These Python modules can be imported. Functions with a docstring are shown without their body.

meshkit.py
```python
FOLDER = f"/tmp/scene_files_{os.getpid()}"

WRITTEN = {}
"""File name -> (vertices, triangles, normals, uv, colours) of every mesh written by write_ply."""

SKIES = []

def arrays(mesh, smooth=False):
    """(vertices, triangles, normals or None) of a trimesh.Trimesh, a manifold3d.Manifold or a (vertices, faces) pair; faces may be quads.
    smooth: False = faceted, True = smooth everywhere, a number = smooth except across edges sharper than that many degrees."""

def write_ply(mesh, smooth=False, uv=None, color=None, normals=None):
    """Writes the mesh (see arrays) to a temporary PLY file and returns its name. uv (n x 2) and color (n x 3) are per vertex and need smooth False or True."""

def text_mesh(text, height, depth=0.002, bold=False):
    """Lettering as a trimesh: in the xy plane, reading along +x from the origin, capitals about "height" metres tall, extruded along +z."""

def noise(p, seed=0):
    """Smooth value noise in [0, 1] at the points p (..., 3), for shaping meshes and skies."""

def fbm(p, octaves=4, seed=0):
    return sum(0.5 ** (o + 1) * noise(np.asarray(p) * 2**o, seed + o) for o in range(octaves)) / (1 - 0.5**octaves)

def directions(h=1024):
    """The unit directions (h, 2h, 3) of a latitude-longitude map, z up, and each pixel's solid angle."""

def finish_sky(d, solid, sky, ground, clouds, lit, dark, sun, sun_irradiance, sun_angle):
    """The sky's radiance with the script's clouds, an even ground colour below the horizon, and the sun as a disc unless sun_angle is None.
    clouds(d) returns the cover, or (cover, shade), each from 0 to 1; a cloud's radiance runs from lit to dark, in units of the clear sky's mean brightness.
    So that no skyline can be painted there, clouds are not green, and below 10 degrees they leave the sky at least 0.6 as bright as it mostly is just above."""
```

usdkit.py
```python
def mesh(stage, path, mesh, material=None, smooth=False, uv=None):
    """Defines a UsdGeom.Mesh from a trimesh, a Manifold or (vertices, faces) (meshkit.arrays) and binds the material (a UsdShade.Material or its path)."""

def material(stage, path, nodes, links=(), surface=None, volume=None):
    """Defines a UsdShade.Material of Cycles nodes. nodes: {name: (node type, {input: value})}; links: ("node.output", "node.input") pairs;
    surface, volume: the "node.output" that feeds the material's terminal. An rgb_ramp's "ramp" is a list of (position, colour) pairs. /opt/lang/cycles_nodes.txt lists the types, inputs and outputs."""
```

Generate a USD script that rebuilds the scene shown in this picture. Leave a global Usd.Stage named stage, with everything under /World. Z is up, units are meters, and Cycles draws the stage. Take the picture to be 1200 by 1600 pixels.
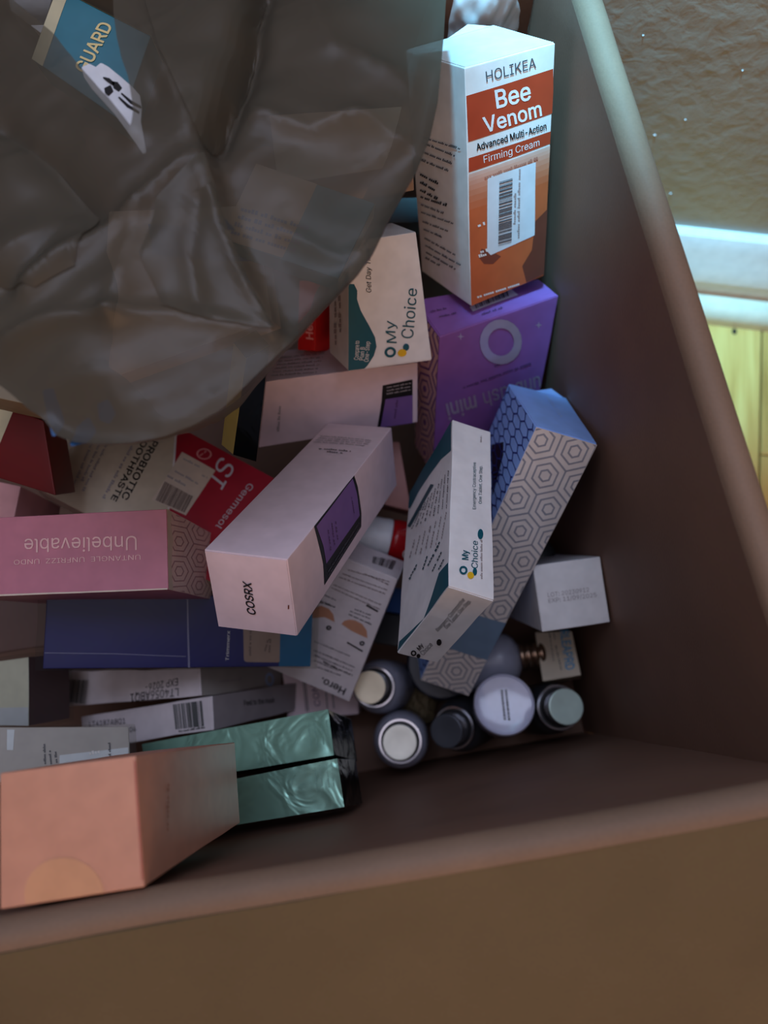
import math, random
import numpy as np, trimesh, shapely, shapely.geometry as sg, shapely.ops as so
import usdkit, meshkit
from scipy.spatial import Delaunay
from pxr import Usd, UsdGeom, UsdLux, Gf, Sdf

stage = Usd.Stage.CreateInMemory()
UsdGeom.SetStageUpAxis(stage, UsdGeom.Tokens.z)
UsdGeom.SetStageMetersPerUnit(stage, 1.0)
UsdGeom.Xform.Define(stage, '/World')
stage.SetDefaultPrim(stage.GetPrimAtPath('/World'))
random.seed(7)

# ------------------------------------------------------------------ camera
EYE = np.array([0, 0, 0.70])
CAM_RIGHT = np.array([0.987718, 0.152255, -0.035085])
CAM_UP = np.array([-0.138044, 0.955553, 0.260505])
CAM_BACK = np.array([0.073189, -0.252463, 0.964835])
cam = UsdGeom.Camera.Define(stage, '/World/camera')
m = Gf.Matrix4d(1.0)
for i, row in enumerate((CAM_RIGHT, CAM_UP, CAM_BACK, EYE)):
    for j in range(3):
        m[i, j] = float(row[j])
cam.AddTransformOp().Set(m)
cam.CreateHorizontalApertureAttr(24.0)
cam.CreateVerticalApertureAttr(32.0)
cam.CreateFocalLengthAttr(22.0)
cam.CreateFStopAttr(4.0)
cam.CreateFocusDistanceAttr(0.40)
cam.CreateClippingRangeAttr(Gf.Vec2f(0.02, 50))
cam.CreateExposureAttr(0.0)

# ------------------------------------------------------------------ light
def srgb(r, g, b):
    f = lambda c: c / 12.92 if c <= 0.04045 else ((c + 0.055) / 1.055) ** 2.4
    return tuple(f(x / 255.0) for x in (r, g, b))

dome = UsdLux.DomeLight.Define(stage, '/World/room_ambience')
dome.CreateColorAttr(Gf.Vec3f(0.95, 0.95, 1.0))
dome.CreateIntensityAttr(0.03)

def rect(name, at, target, w, h, color, power):
    l = UsdLux.RectLight.Define(stage, '/World/' + name)
    at, target = np.array(at, float), np.array(target, float)
    z = (at - target) / np.linalg.norm(at - target)
    x = np.cross([0, 0, 1.0], z); x /= np.linalg.norm(x)
    y = np.cross(z, x)
    mm = Gf.Matrix4d(1.0)
    for i, row in enumerate((x, y, z, at)):
        for j in range(3):
            mm[i, j] = float(row[j])
    l.AddTransformOp().Set(mm)
    l.CreateWidthAttr(w); l.CreateHeightAttr(h)
    l.CreateColorAttr(Gf.Vec3f(*color)); l.CreateIntensityAttr(power)
    return l

rect('window_daylight', (-0.05, 0.40, 1.25), (0.0, 0.05, 0.2), 1.0, 0.5, (0.62, 0.72, 1.0), 3.6)
# added narrow blue spot, coned to brighten only the far tops and baseboard
gap = UsdLux.SphereLight.Define(stage, '/World/added_blue_spot')
a_, b_ = np.array([-0.16, 0.40, 1.60]), np.array([0.13, 0.43, 0.20])
z_ = (a_ - b_) / np.linalg.norm(a_ - b_); x_ = np.cross([0, 0, 1.0], z_); x_ /= np.linalg.norm(x_); y_ = np.cross(z_, x_)
mm = Gf.Matrix4d(1.0)
for i, row in enumerate((x_, y_, z_, a_)):
    for j in range(3): mm[i, j] = float(row[j])
gap.AddTransformOp().Set(mm)
gap.CreateRadiusAttr(0.06); gap.CreateColorAttr(Gf.Vec3f(0.20, 0.68, 1.0)); gap.CreateIntensityAttr(1800.0)
sh = UsdLux.ShapingAPI.Apply(gap.GetPrim()); sh.CreateShapingConeAngleAttr(7.5); sh.CreateShapingConeSoftnessAttr(0.5)
rect('ceiling_bounce', (-0.1, 0.0, 1.9), (0.0, 0.1, 0.3), 1.4, 1.2, (0.97, 0.88, 1.0), 0.9)
rect('room_lamp', (0.65, -1.35, 1.2), (0.0, 0.05, 0.3), 1.3, 0.9, (1.0, 0.55, 0.29), 2.8)

# ------------------------------------------------------------------ materials
MATS = {}
def paint(name, rgb, rough=0.5, metallic=0.0, spec=0.4, vary=0.06, scale=90, bump=0.0, bump_scale=400, coat=0.0, alpha=1.0):
    c = srgb(*rgb)
    nodes = {'p': ('principled_bsdf', {'roughness': rough, 'metallic': metallic, 'specular_ior_level': spec, 'coat_weight': coat, 'coat_roughness': 0.12}),
             'tc': ('texture_coordinate', {}),
             'n': ('noise_texture', {'scale': scale, 'detail': 4.0}),
             'r': ('rgb_ramp', {'ramp': [(0.3, tuple(x * (1 - vary) for x in c)), (0.7, tuple(min(1, x * (1 + vary)) for x in c))]})}
    links = [('tc.object', 'n.vector'), ('n.fac', 'r.fac'), ('r.color', 'p.base_color')]
    if bump:
        nodes['n2'] = ('noise_texture', {'scale': bump_scale, 'detail': 3.0})
        nodes['b'] = ('bump', {'strength': bump, 'distance': 0.001})
        links += [('tc.object', 'n2.vector'), ('n2.fac', 'b.height'), ('b.normal', 'p.normal')]
    MATS[name] = usdkit.material(stage, '/World/Looks/' + name, nodes, links, surface='p.BSDF')
    return MATS[name]

for args in [
    ('fade0', (216, 182, 170), {}),
    ('fade1', (212, 171, 155), {}),
    ('fade2', (209, 160, 141), {}),
    ('fade3', (206, 149, 127), {}),
    ('fade4', (203, 139, 113), {}),
    ('fade5', (199, 128, 98), {}),
    ('fade6', (196, 117, 84), {}),
    ('fade7', (193, 106, 70), {}),
    ('fade8', (190, 96, 56), {}),
    ('fade9', (190, 96, 56), {}),
    ('peachfaint', (186, 120, 92), {}),
    ('white', (228, 226, 226), {'rough': 0.42}),
    ('offwhite', (222, 212, 214), {'rough': 0.5}),
    ('pinkwhite', (222, 200, 206), {'rough': 0.5}),
    ('ivory', (222, 212, 206), {'rough': 0.5}),
    ('cream', (206, 192, 168), {'rough': 0.5}),
    ('creamwhite', (205, 205, 185), {'rough': 0.4}),
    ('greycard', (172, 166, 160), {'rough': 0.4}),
    ('brick', (176, 66, 40), {'rough': 0.4}),
    ('umber', (110, 58, 44), {}),
    ('umber2', (122, 62, 46), {}),
    ('umberink', (110, 92, 88), {}),
    ('brownink', (96, 70, 66), {}),
    ('salmonink', (176, 118, 100), {}),
    ('greyink', (84, 84, 90), {}),
    ('ink', (24, 24, 28), {}),
    ('greenink', (62, 70, 68), {}),
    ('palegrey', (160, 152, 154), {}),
    ('stickerwhite', (214, 220, 228), {'rough': 0.4}),
    ('stickerwarm', (214, 196, 178), {'rough': 0.45}),
    ('stickerbeige', (150, 128, 116), {'rough': 0.45}),
    ('purple', (142, 92, 164), {'rough': 0.36}),
    ('silver', (196, 180, 204), {'rough': 0.3, 'metallic': 0.4}),
    ('mauveink', (92, 62, 110), {}),
    ('rosegold', (232, 188, 184), {'rough': 0.4}),
    ('teal', (8, 84, 100), {'rough': 0.4}),
    ('tealink', (40, 72, 84), {}),
    ('yolk', (226, 178, 30), {}),
    ('violet', (118, 86, 148), {'rough': 0.45}),
    ('black', (16, 15, 18), {'rough': 0.4}),
    ('slateline', (146, 146, 156), {}),
    ('slateblue', (116, 140, 164), {'rough': 0.45}),
    ('skyblue', (146, 184, 246), {'rough': 0.35}),
    ('paleblue', (170, 196, 232), {}),
    ('cobalt', (40, 54, 130), {}),
    ('cobaltbox', (22, 60, 130), {'rough': 0.4}),
    ('skyink', (60, 150, 200), {}),
    ('skin', (198, 142, 112), {}),
    ('pink', (192, 122, 138), {'rough': 0.42}),
    ('blush', (236, 206, 196), {'rough': 0.5}),
    ('roseline', (192, 148, 148), {}),
    ('crimson', (168, 20, 44), {'rough': 0.38}),
    ('crimson_gloss', (176, 14, 24), {'rough': 0.2}),
    ('palerose', (226, 150, 150), {}),
    ('silverwhite', (206, 200, 208), {'rough': 0.3}),
    ('darkred', (96, 10, 12), {'rough': 0.35}),
    ('scarlet', (190, 28, 28), {'rough': 0.4}),
    ('navy', (28, 30, 96), {'rough': 0.35}),
    ('bluegreen', (22, 96, 140), {'rough': 0.35}),
    ('filmline', (130, 130, 160), {'rough': 0.2}),
    ('filmlight', (196, 202, 206), {'rough': 0.2}),
    ('peach', (204, 146, 120), {'rough': 0.42}),
    ('peachlight', (210, 154, 116), {'rough': 0.42}),
    ('peachdark', (176, 104, 84), {'rough': 0.5}),
    ('foil_bright', (165, 215, 198), {'rough': 0.25, 'metallic': 0.8}),
    ('brown', (92, 64, 54), {'rough': 0.5}),
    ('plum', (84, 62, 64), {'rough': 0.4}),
    ('rosebrown', (170, 116, 108), {'rough': 0.5}),
    ('palepink', (206, 150, 150), {'rough': 0.5}),
    ('slate', (34, 36, 42), {'rough': 0.35}),
    ('bluecard', (24, 70, 130), {'rough': 0.4}),
    ('soot', (26, 24, 24), {'rough': 0.5}),
    ('guardteal', (40, 112, 128), {'rough': 0.4}),
    ('goldink', (230, 206, 140), {'rough': 0.35}),
    ('beige', (196, 186, 150), {'rough': 0.5}),
    ('tan', (176, 150, 126), {'rough': 0.6}),
    ('olive', (130, 122, 104), {'rough': 0.6}),
    ('denim', (70, 96, 140), {'rough': 0.5}),
    ('bag_ink', (44, 92, 146), {'rough': 0.4}),
    ('frost', (150, 152, 168), {'rough': 0.4, 'coat': 0.2}),
    ('smoke', (44, 46, 50), {'rough': 0.35}),
    ('navyglass', (38, 44, 62), {'rough': 0.3}),
    ('lilac_gloss', (196, 198, 222), {'rough': 0.12, 'coat': 0.6}),
    ('cap_cream', (250, 236, 206), {'rough': 0.3, 'metallic': 0.1}),
    ('cap_silver', (238, 236, 222), {'rough': 0.32, 'metallic': 0.25}),
    ('cap_tilt_shade', (80, 84, 92), {'rough': 0.35, 'metallic': 0.6}),  # dim reflection of the tilted cap, put into its colour
    ('cap_green', (202, 224, 214), {'rough': 0.28, 'metallic': 0.3}),
    ('chrome', (200, 200, 208), {'rough': 0.15, 'metallic': 1.0}),
    ('bronze', (150, 124, 104), {'rough': 0.25, 'metallic': 0.9}),
    ('capwhite', (224, 226, 230), {'rough': 0.35}),
    ('white_film', (236, 240, 244), {'rough': 0.25}),
    ('trim_white', (222, 226, 226), {'rough': 0.3, 'bump': 0.25, 'bump_scale': 60}),
    ('trim_beige', (206, 200, 182), {'rough': 0.35}),
    ('speck', (230, 232, 236), {}),
    ('knot', (40, 28, 20), {}),]:
    paint(*args[:2], **args[2])

# kraft board: long vertical flutes and fibres
def kraft(name, rgb):
    c = srgb(*rgb)
    MATS[name] = usdkit.material(stage, '/World/Looks/' + name, {
        'p': ('principled_bsdf', {'roughness': 0.62, 'specular_ior_level': 0.3}),
        'tc': ('texture_coordinate', {}),
        'n': ('noise_texture', {'scale': 14.0, 'detail': 6.0, 'roughness': 0.6}),
        'n2': ('noise_texture', {'scale': 700.0, 'detail': 2.0}),
        'a': ('mix', {'mix_type': 'mix', 'fac': 0.3}),
        'r': ('rgb_ramp', {'ramp': [(0.35, tuple(x * 0.86 for x in c)), (0.65, tuple(x * 1.1 for x in c))]}),
        'b': ('bump', {'strength': 0.12, 'distance': 0.0006})},
        [('tc.object', 'n.vector'), ('tc.object', 'n2.vector'), ('n.color', 'a.color1'), ('n2.color', 'a.color2'), ('a.color', 'r.fac'), ('r.color', 'p.base_color'), ('n2.fac', 'b.height'), ('b.normal', 'p.normal')], surface='p.BSDF')
kraft('kraft_inside', (124, 94, 78))
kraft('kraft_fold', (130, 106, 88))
kraft('kraft_outside', (104, 90, 66))

# crumpled foil
def foil(name, rgb, rough):
    c = srgb(*rgb)
    MATS[name] = usdkit.material(stage, '/World/Looks/' + name, {
        'p': ('principled_bsdf', {'roughness': rough, 'metallic': 0.7, 'base_color': c}),
        'tc': ('texture_coordinate', {}),
        'n': ('noise_texture', {'scale': 38.0, 'detail': 2.0, 'distortion': 1.2}),
        'b': ('bump', {'strength': 0.5, 'distance': 0.004})},
        [('tc.object', 'n.vector'), ('n.fac', 'b.height'), ('b.normal', 'p.normal')], surface='p.BSDF')
foil('foil_teal', (156, 206, 186), 0.28)
foil('foil_gold', (226, 214, 130), 0.45)
foil('foil_dark', (16, 26, 30), 0.18)

# thin translucent film of the carrier bag
def film(name, rgb, clear, rough=0.3):
    c = srgb(*rgb)
    MATS[name] = usdkit.material(stage, '/World/Looks/' + name, {
        't': ('transparent_bsdf', {'color': (0.93, 0.93, 0.9)}),
        'p': ('principled_bsdf', {'base_color': c, 'roughness': rough, 'specular_ior_level': 0.42}),
        'tl': ('translucent_bsdf', {'color': c}),
        'm1': ('mix_closure', {'fac': 0.35}),
        'm2': ('mix_closure', {'fac': 1 - clear})},
        [('p.BSDF', 'm1.closure1'), ('tl.BSDF', 'm1.closure2'), ('t.BSDF', 'm2.closure1'), ('m1.closure', 'm2.closure2')], surface='m2.closure')
film('bag_film', (100, 94, 82), 0.28, 0.36)
film('clear_film', (120, 124, 132), 0.96, 0.12)

# ------------------------------------------------------------------ helpers
used = {}
def path_for(parent, name):
    k = (parent, name); n = used.get(k, 0); used[k] = n + 1
    return f'{parent}/{name}' + (f'_{n:03d}' if n else '')

def thing(name, label, cat, at=(0, 0, 0), group=None):
    p = path_for('/World', name)
    x = UsdGeom.Xform.Define(stage, p); x.AddTranslateOp().Set(Gf.Vec3d(*map(float, at)))
    q = x.GetPrim(); q.SetCustomDataByKey('label', label); q.SetCustomDataByKey('category', cat)
    if group: q.SetCustomDataByKey('group', group)
    q_at[p] = np.array(at, float)
    return p
q_at = {}

def struct(name):
    p = path_for('/World', name)
    x = UsdGeom.Xform.Define(stage, p); x.GetPrim().SetCustomDataByKey('kind', 'structure')
    q_at[p] = np.zeros(3)
    return p

def origin(parent):
    while parent not in q_at: parent = parent.rsplit('/', 1)[0]
    return q_at[parent]

def part(parent, name, mesh, mat, smooth=35, label=None, kind=None):
    p = path_for(parent, name)
    v, f = (mesh.vertices, mesh.faces) if hasattr(mesh, 'faces') else mesh
    v = np.asarray(v, float) - origin(parent)
    mm = usdkit.mesh(stage, p, trimesh.Trimesh(v, np.asarray(f), process=False), MATS[mat], smooth=smooth)
    if label: mm.GetPrim().SetCustomDataByKey('label', label)
    if kind: mm.GetPrim().SetCustomDataByKey('kind', kind)
    return p

def grid(nu, nv):
    i = np.arange((nu - 1) * (nv - 1)); a = (i // (nv - 1)) * nv + i % (nv - 1)
    return np.vstack([np.c_[a, a + nv, a + nv + 1], np.c_[a, a + nv + 1, a + 1]])

def lathe(profile, n=40):
    pr = np.array(profile, float); t = np.linspace(0, 2 * np.pi, n + 1)
    v = np.stack([np.outer(np.cos(t), pr[:, 0]), np.outer(np.sin(t), pr[:, 0]), np.tile(pr[:, 1], (n + 1, 1))], -1).reshape(-1, 3)
    mm = trimesh.Trimesh(v, grid(n + 1, len(pr)), process=False); mm.merge_vertices(); mm.update_faces(mm.nondegenerate_faces())
    return mm

def frame(axis):
    z = np.asarray(axis, float) / np.linalg.norm(axis)
    x = np.cross([0.3, 1, 0.2], z); x /= np.linalg.norm(x)
    return np.stack([x, np.cross(z, x), z], 1)

def placed(mesh, M, at):
    q = mesh.copy(); q.vertices = q.vertices @ M.T + np.asarray(at); return q

# ------------------------------------------------------------------ the room
floor = struct('floor')
S0, PW = 0.3225, 0.118                                       # a seam between two boards, the board width
part(floor, 'subfloor', trimesh.creation.box(bounds=[[-1.6, -1.6, -0.03], [1.7, 0.47, -0.019]]), 'soot')
def pine(name, k):
    t = [0.92, 1.0, 1.08][k]
    MATS[name] = usdkit.material(stage, '/World/Looks/' + name, {
        'p': ('principled_bsdf', {'roughness': 0.3, 'specular_ior_level': 0.45, 'coat_weight': 0.25, 'coat_roughness': 0.25}),
        'g': ('geometry', {}),
        'mp': ('mapping', {'scale': (1.0, 0.09, 1.0), 'location': (k * 0.37, k * 0.11, 0)}),
        'n': ('noise_texture', {'scale': 46.0, 'detail': 5.0, 'roughness': 0.55, 'distortion': 0.7}),
        'mp2': ('mapping', {'scale': (1.0, 0.02, 1.0)}),
        'n2': ('noise_texture', {'scale': 240.0, 'detail': 2.0}),
        'a': ('mix', {'mix_type': 'mix', 'fac': 0.25}),
        'r': ('rgb_ramp', {'ramp': [(0.3, tuple(x * t for x in srgb(150, 104, 48))), (0.46, tuple(x * t for x in srgb(196, 152, 84))), (0.62, tuple(x * t for x in srgb(214, 176, 106)))]})},
        [('g.position', 'mp.vector'), ('mp.vector', 'n.vector'), ('g.position', 'mp2.vector'), ('mp2.vector', 'n2.vector'), ('n.color', 'a.color1'), ('n2.color', 'a.color2'), ('a.color', 'r.fac'), ('r.color', 'p.base_color')], surface='p.BSDF')
for k in range(3): pine(f'pine_{k}', k)
def board(x0, x1, y0, y1, z0=-0.018, z1=0.0, e=0.0012):
    o = [(x0, y0), (x1, y0), (x1, y1), (x0, y1)]
    i = [(x0 + e, y0 + e), (x1 - e, y0 + e), (x1 - e, y1 - e), (x0 + e, y1 - e)]
    v = [(x, y, z0) for x, y in o] + [(x, y, z1 - e) for x, y in o] + [(x, y, z1) for x, y in i]
    f = [(8, 9, 10), (8, 10, 11)]
    for k in range(4):
        n = (k + 1) % 4
        f += [(k, n, n + 4), (k, n + 4, k + 4), (k + 4, n + 4, n + 8), (k + 4, n + 8, k + 8)]
    return np.array(v), np.array(f)
rb = random.Random(3)
for k in range(-15, 11):
    x0 = S0 + k * PW
    cuts = [-1.6] + ([0.3] if k == 0 else [rb.uniform(-0.9, -0.2)]) + [0.462]
    for y0, y1 in zip(cuts, cuts[1:]):
        pl = part(floor, 'plank', board(x0 + 0.0009, x0 + PW - 0.0009, y0 + 0.0006, y1 - 0.0006), f'pine_{rb.randrange(3)}', smooth=False)
        if k == -1 and y1 > 0.4:
            kn = trimesh.creation.cylinder(0.0028, 0.0003, sections=14); kn.vertices *= (1, 1.3, 1); kn.apply_translation((0.2928, 0.4382, 0.0001))
            part(pl, 'knot', kn, 'knot')

wall = struct('wall_back')
MATS['wall_paint'] = usdkit.material(stage, '/World/Looks/wall_paint', {
    'p': ('principled_bsdf', {'roughness': 0.3, 'specular_ior_level': 0.5}),
    'g': ('geometry', {}),
    'n0': ('noise_texture', {'scale': 5.0, 'detail': 3.0}),
    'r': ('rgb_ramp', {'ramp': [(0.3, srgb(150, 148, 138)), (0.7, srgb(162, 160, 149))]}),
    'n': ('noise_texture', {'scale': 85.0, 'detail': 3.0, 'roughness': 0.5, 'distortion': 0.4}),
    'n2': ('voronoi_texture', {'scale': 60.0}),
    'a': ('mix', {'mix_type': 'mix', 'fac': 0.25}),
    'b': ('bump', {'strength': 0.6, 'distance': 0.0022})},
    [('g.position', 'n0.vector'), ('n0.fac', 'r.fac'), ('r.color', 'p.base_color'), ('g.position', 'n.vector'), ('g.position', 'n2.vector'), ('n.color', 'a.color1'), ('n2.distance', 'a.color2'), ('a.color', 'b.height'), ('b.normal', 'p.normal')], surface='p.BSDF')
WY = 0.481
part(wall, 'plaster', trimesh.creation.box(bounds=[[-1.6, WY, -0.03], [1.7, WY + 0.08, 2.4]]), 'wall_paint', smooth=False)
for at, r in [((0.1361, 0.481, 0.2095), 0.0011), ((0.1543, 0.481, 0.2278), 0.0007), ((0.1716, 0.481, 0.1455), 0.0009), ((0.0991, 0.481, 0.2967), 0.0006), ((0.1776, 0.481, 0.276), 0.0006)]:
    s = trimesh.creation.icosphere(1, 1.0); s.vertices *= (r, 0.0007, r * 0.6); s.apply_translation((at[0], WY, at[2]))
    part(wall, 'paint_speck', s, 'speck')
def along_x(profile, x0, x1, n=2):
    pr = np.array(profile, float); xs = np.linspace(x0, x1, n)
    v = np.array([(x, y, z) for x in xs for y, z in pr])
    f = grid(n, len(pr))
    return v, f[:, ::-1]
base = struct('baseboard_back')
pr = [(WY, 0.104), (WY - 0.004, 0.1045), (WY - 0.008, 0.1015), (WY - 0.011, 0.094), (WY - 0.0135, 0.084), (WY - 0.0165, 0.073), (WY - 0.0195, 0.062), (WY - 0.0215, 0.052), (WY - 0.0215, 0.0485), (WY - 0.018, 0.046), (WY - 0.0175, 0.043), (WY - 0.0175, 0.0), (WY, 0.0)]
part(base, 'moulding', along_x(pr, -1.6, 1.7), 'trim_white', smooth=30)
tr = struct('trim_1')
q = [(WY - 0.0178, 0.0275), (WY - 0.0200, 0.0275)] + [(WY - 0.0200 - 0.0185 * math.sin(t), 0.009 + 0.0185 * math.cos(t)) for t in np.linspace(0.1, 1.57, 10)] + [(WY - 0.0385, 0.0), (WY - 0.0178, 0.0)]
part(tr, 'quarter_round', along_x(q, -1.6, 1.7), 'trim_beige', smooth=40)

# ------------------------------------------------------------------ the shipping box
TH = math.radians(18.4)
U = np.array([math.cos(TH), math.sin(TH), 0]); V = np.array([-math.sin(TH), math.cos(TH), 0]); ZV = np.array([0, 0, 1.0])
C0 = np.array([0.1645, -0.002, 0.0])
BW, BD, RIM, RR = 0.60, 0.470, 0.400, 0.0078
box = thing('cardboard_box', 'large open brown corrugated shipping box full of cartons, its flaps folded outwards', 'cardboard box', C0)
def sheet(a, s_dir, t_dir, length, path, thick, n=40, wob=0.0012, seed=1, bulge=0.0):
    """A board whose section is a path of (outward, up) points, swept along s_dir."""
    pth = np.array(path, float); d = np.gradient(pth, axis=0); d /= np.linalg.norm(d, axis=1)[:, None]
    nrm = np.c_[-d[:, 1], d[:, 0]]
    sec = np.vstack([pth, (pth - nrm * thick)[::-1]]); sec = np.vstack([sec, sec[:1]])
    ss = np.linspace(0, length, n); k = len(sec)
    P = a + ss[:, None, None] * s_dir + sec[None, :, :1] * t_dir + sec[None, :, 1:] * ZV
    w = meshkit.fbm(np.stack([np.repeat(ss[:, None] * 9, k, 1), np.tile(sec[:, 1] * 14, (n, 1)), np.full((n, k), seed * 3.1)], -1), 3, seed) - 0.5
    if bulge:
        w2 = bulge * np.sin(np.pi * ss / length)[:, None] * np.clip(np.sin(np.pi * np.clip(sec[:, 1] / RIM, 0, 1)), 0, 1)[None]
    else: w2 = 0
    P = P + (w * 2 * wob + w2)[..., None] * t_dir
    P = P + (0.5 * w * 2 * wob * np.clip(sec[:, 1] / RIM, 0, 1))[..., None] * ZV
    caps = []
    h = len(pth)
    for e, flip in ((0, 0), (n - 1, 1)):
        for i in range(h - 1):
            qd = [e * k + i, e * k + i + 1, e * k + 2 * h - 2 - i, e * k + 2 * h - 1 - i]
            if flip: qd = qd[::-1]
            caps += [(qd[0], qd[1], qd[2]), (qd[0], qd[2], qd[3])]
    return P.reshape(-1, 3), np.vstack([grid(n, k), np.array(caps)])
ZR = RIM - RR
def side(a, s_dir, t_dir, length, drop, flap, seed, bulge=0.0):
    end = math.radians(90 - drop)
    # the board stands outside the inner face (outward = +)
    part(box, 'side_panel', sheet(a, s_dir, t_dir, length, [(0, z) for z in np.linspace(0.0, ZR, 24)], -0.0045 if False else 0.0045, seed=seed, bulge=bulge), 'kraft_inside', smooth=40)
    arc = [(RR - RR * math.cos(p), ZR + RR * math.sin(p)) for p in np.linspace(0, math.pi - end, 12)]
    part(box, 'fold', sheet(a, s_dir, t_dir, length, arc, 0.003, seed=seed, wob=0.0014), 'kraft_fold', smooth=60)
    d = np.array([math.cos(math.radians(drop)), -math.sin(math.radians(drop))]); p0 = np.array(arc[-1])
    part(box, 'flap', sheet(a, s_dir, t_dir, length, [p0 + d * x for x in np.linspace(0, flap, 16)], 0.0045, seed=seed + 5, wob=0.003), 'kraft_outside', smooth=40)
side(C0 - U * BW, U, -V, BW, 33, 0.25, 1, 0.012)              # near side
side(C0 + V * BD, -V, U, BD, 84, 0.25, 2)                      # right side
side(C0 + V * BD, -U, V, BW, 88, 0.22, 3)                      # far side
side(C0 - U * BW, V, -U, BD, 70, 0.25, 4)                      # left side
E_ = .0035
bp = np.array([C0 - U * (BW + E_) - V * E_, C0 + U * E_ - V * E_, C0 + V * (BD + E_) + U * E_, C0 + V * (BD + E_) - U * (BW + E_)])
bv = np.vstack([bp + ZV * 0.0005, bp + ZV * 0.005])
part(box, 'bottom_panel', (bv, np.array([(4, 5, 6), (4, 6, 7), (0, 2, 1), (0, 3, 2)] + [t for k in range(4) for t in ((k, (k + 1) % 4, (k + 1) % 4 + 4), (k, (k + 1) % 4 + 4, k + 4))])), 'kraft_inside', smooth=False)

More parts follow.
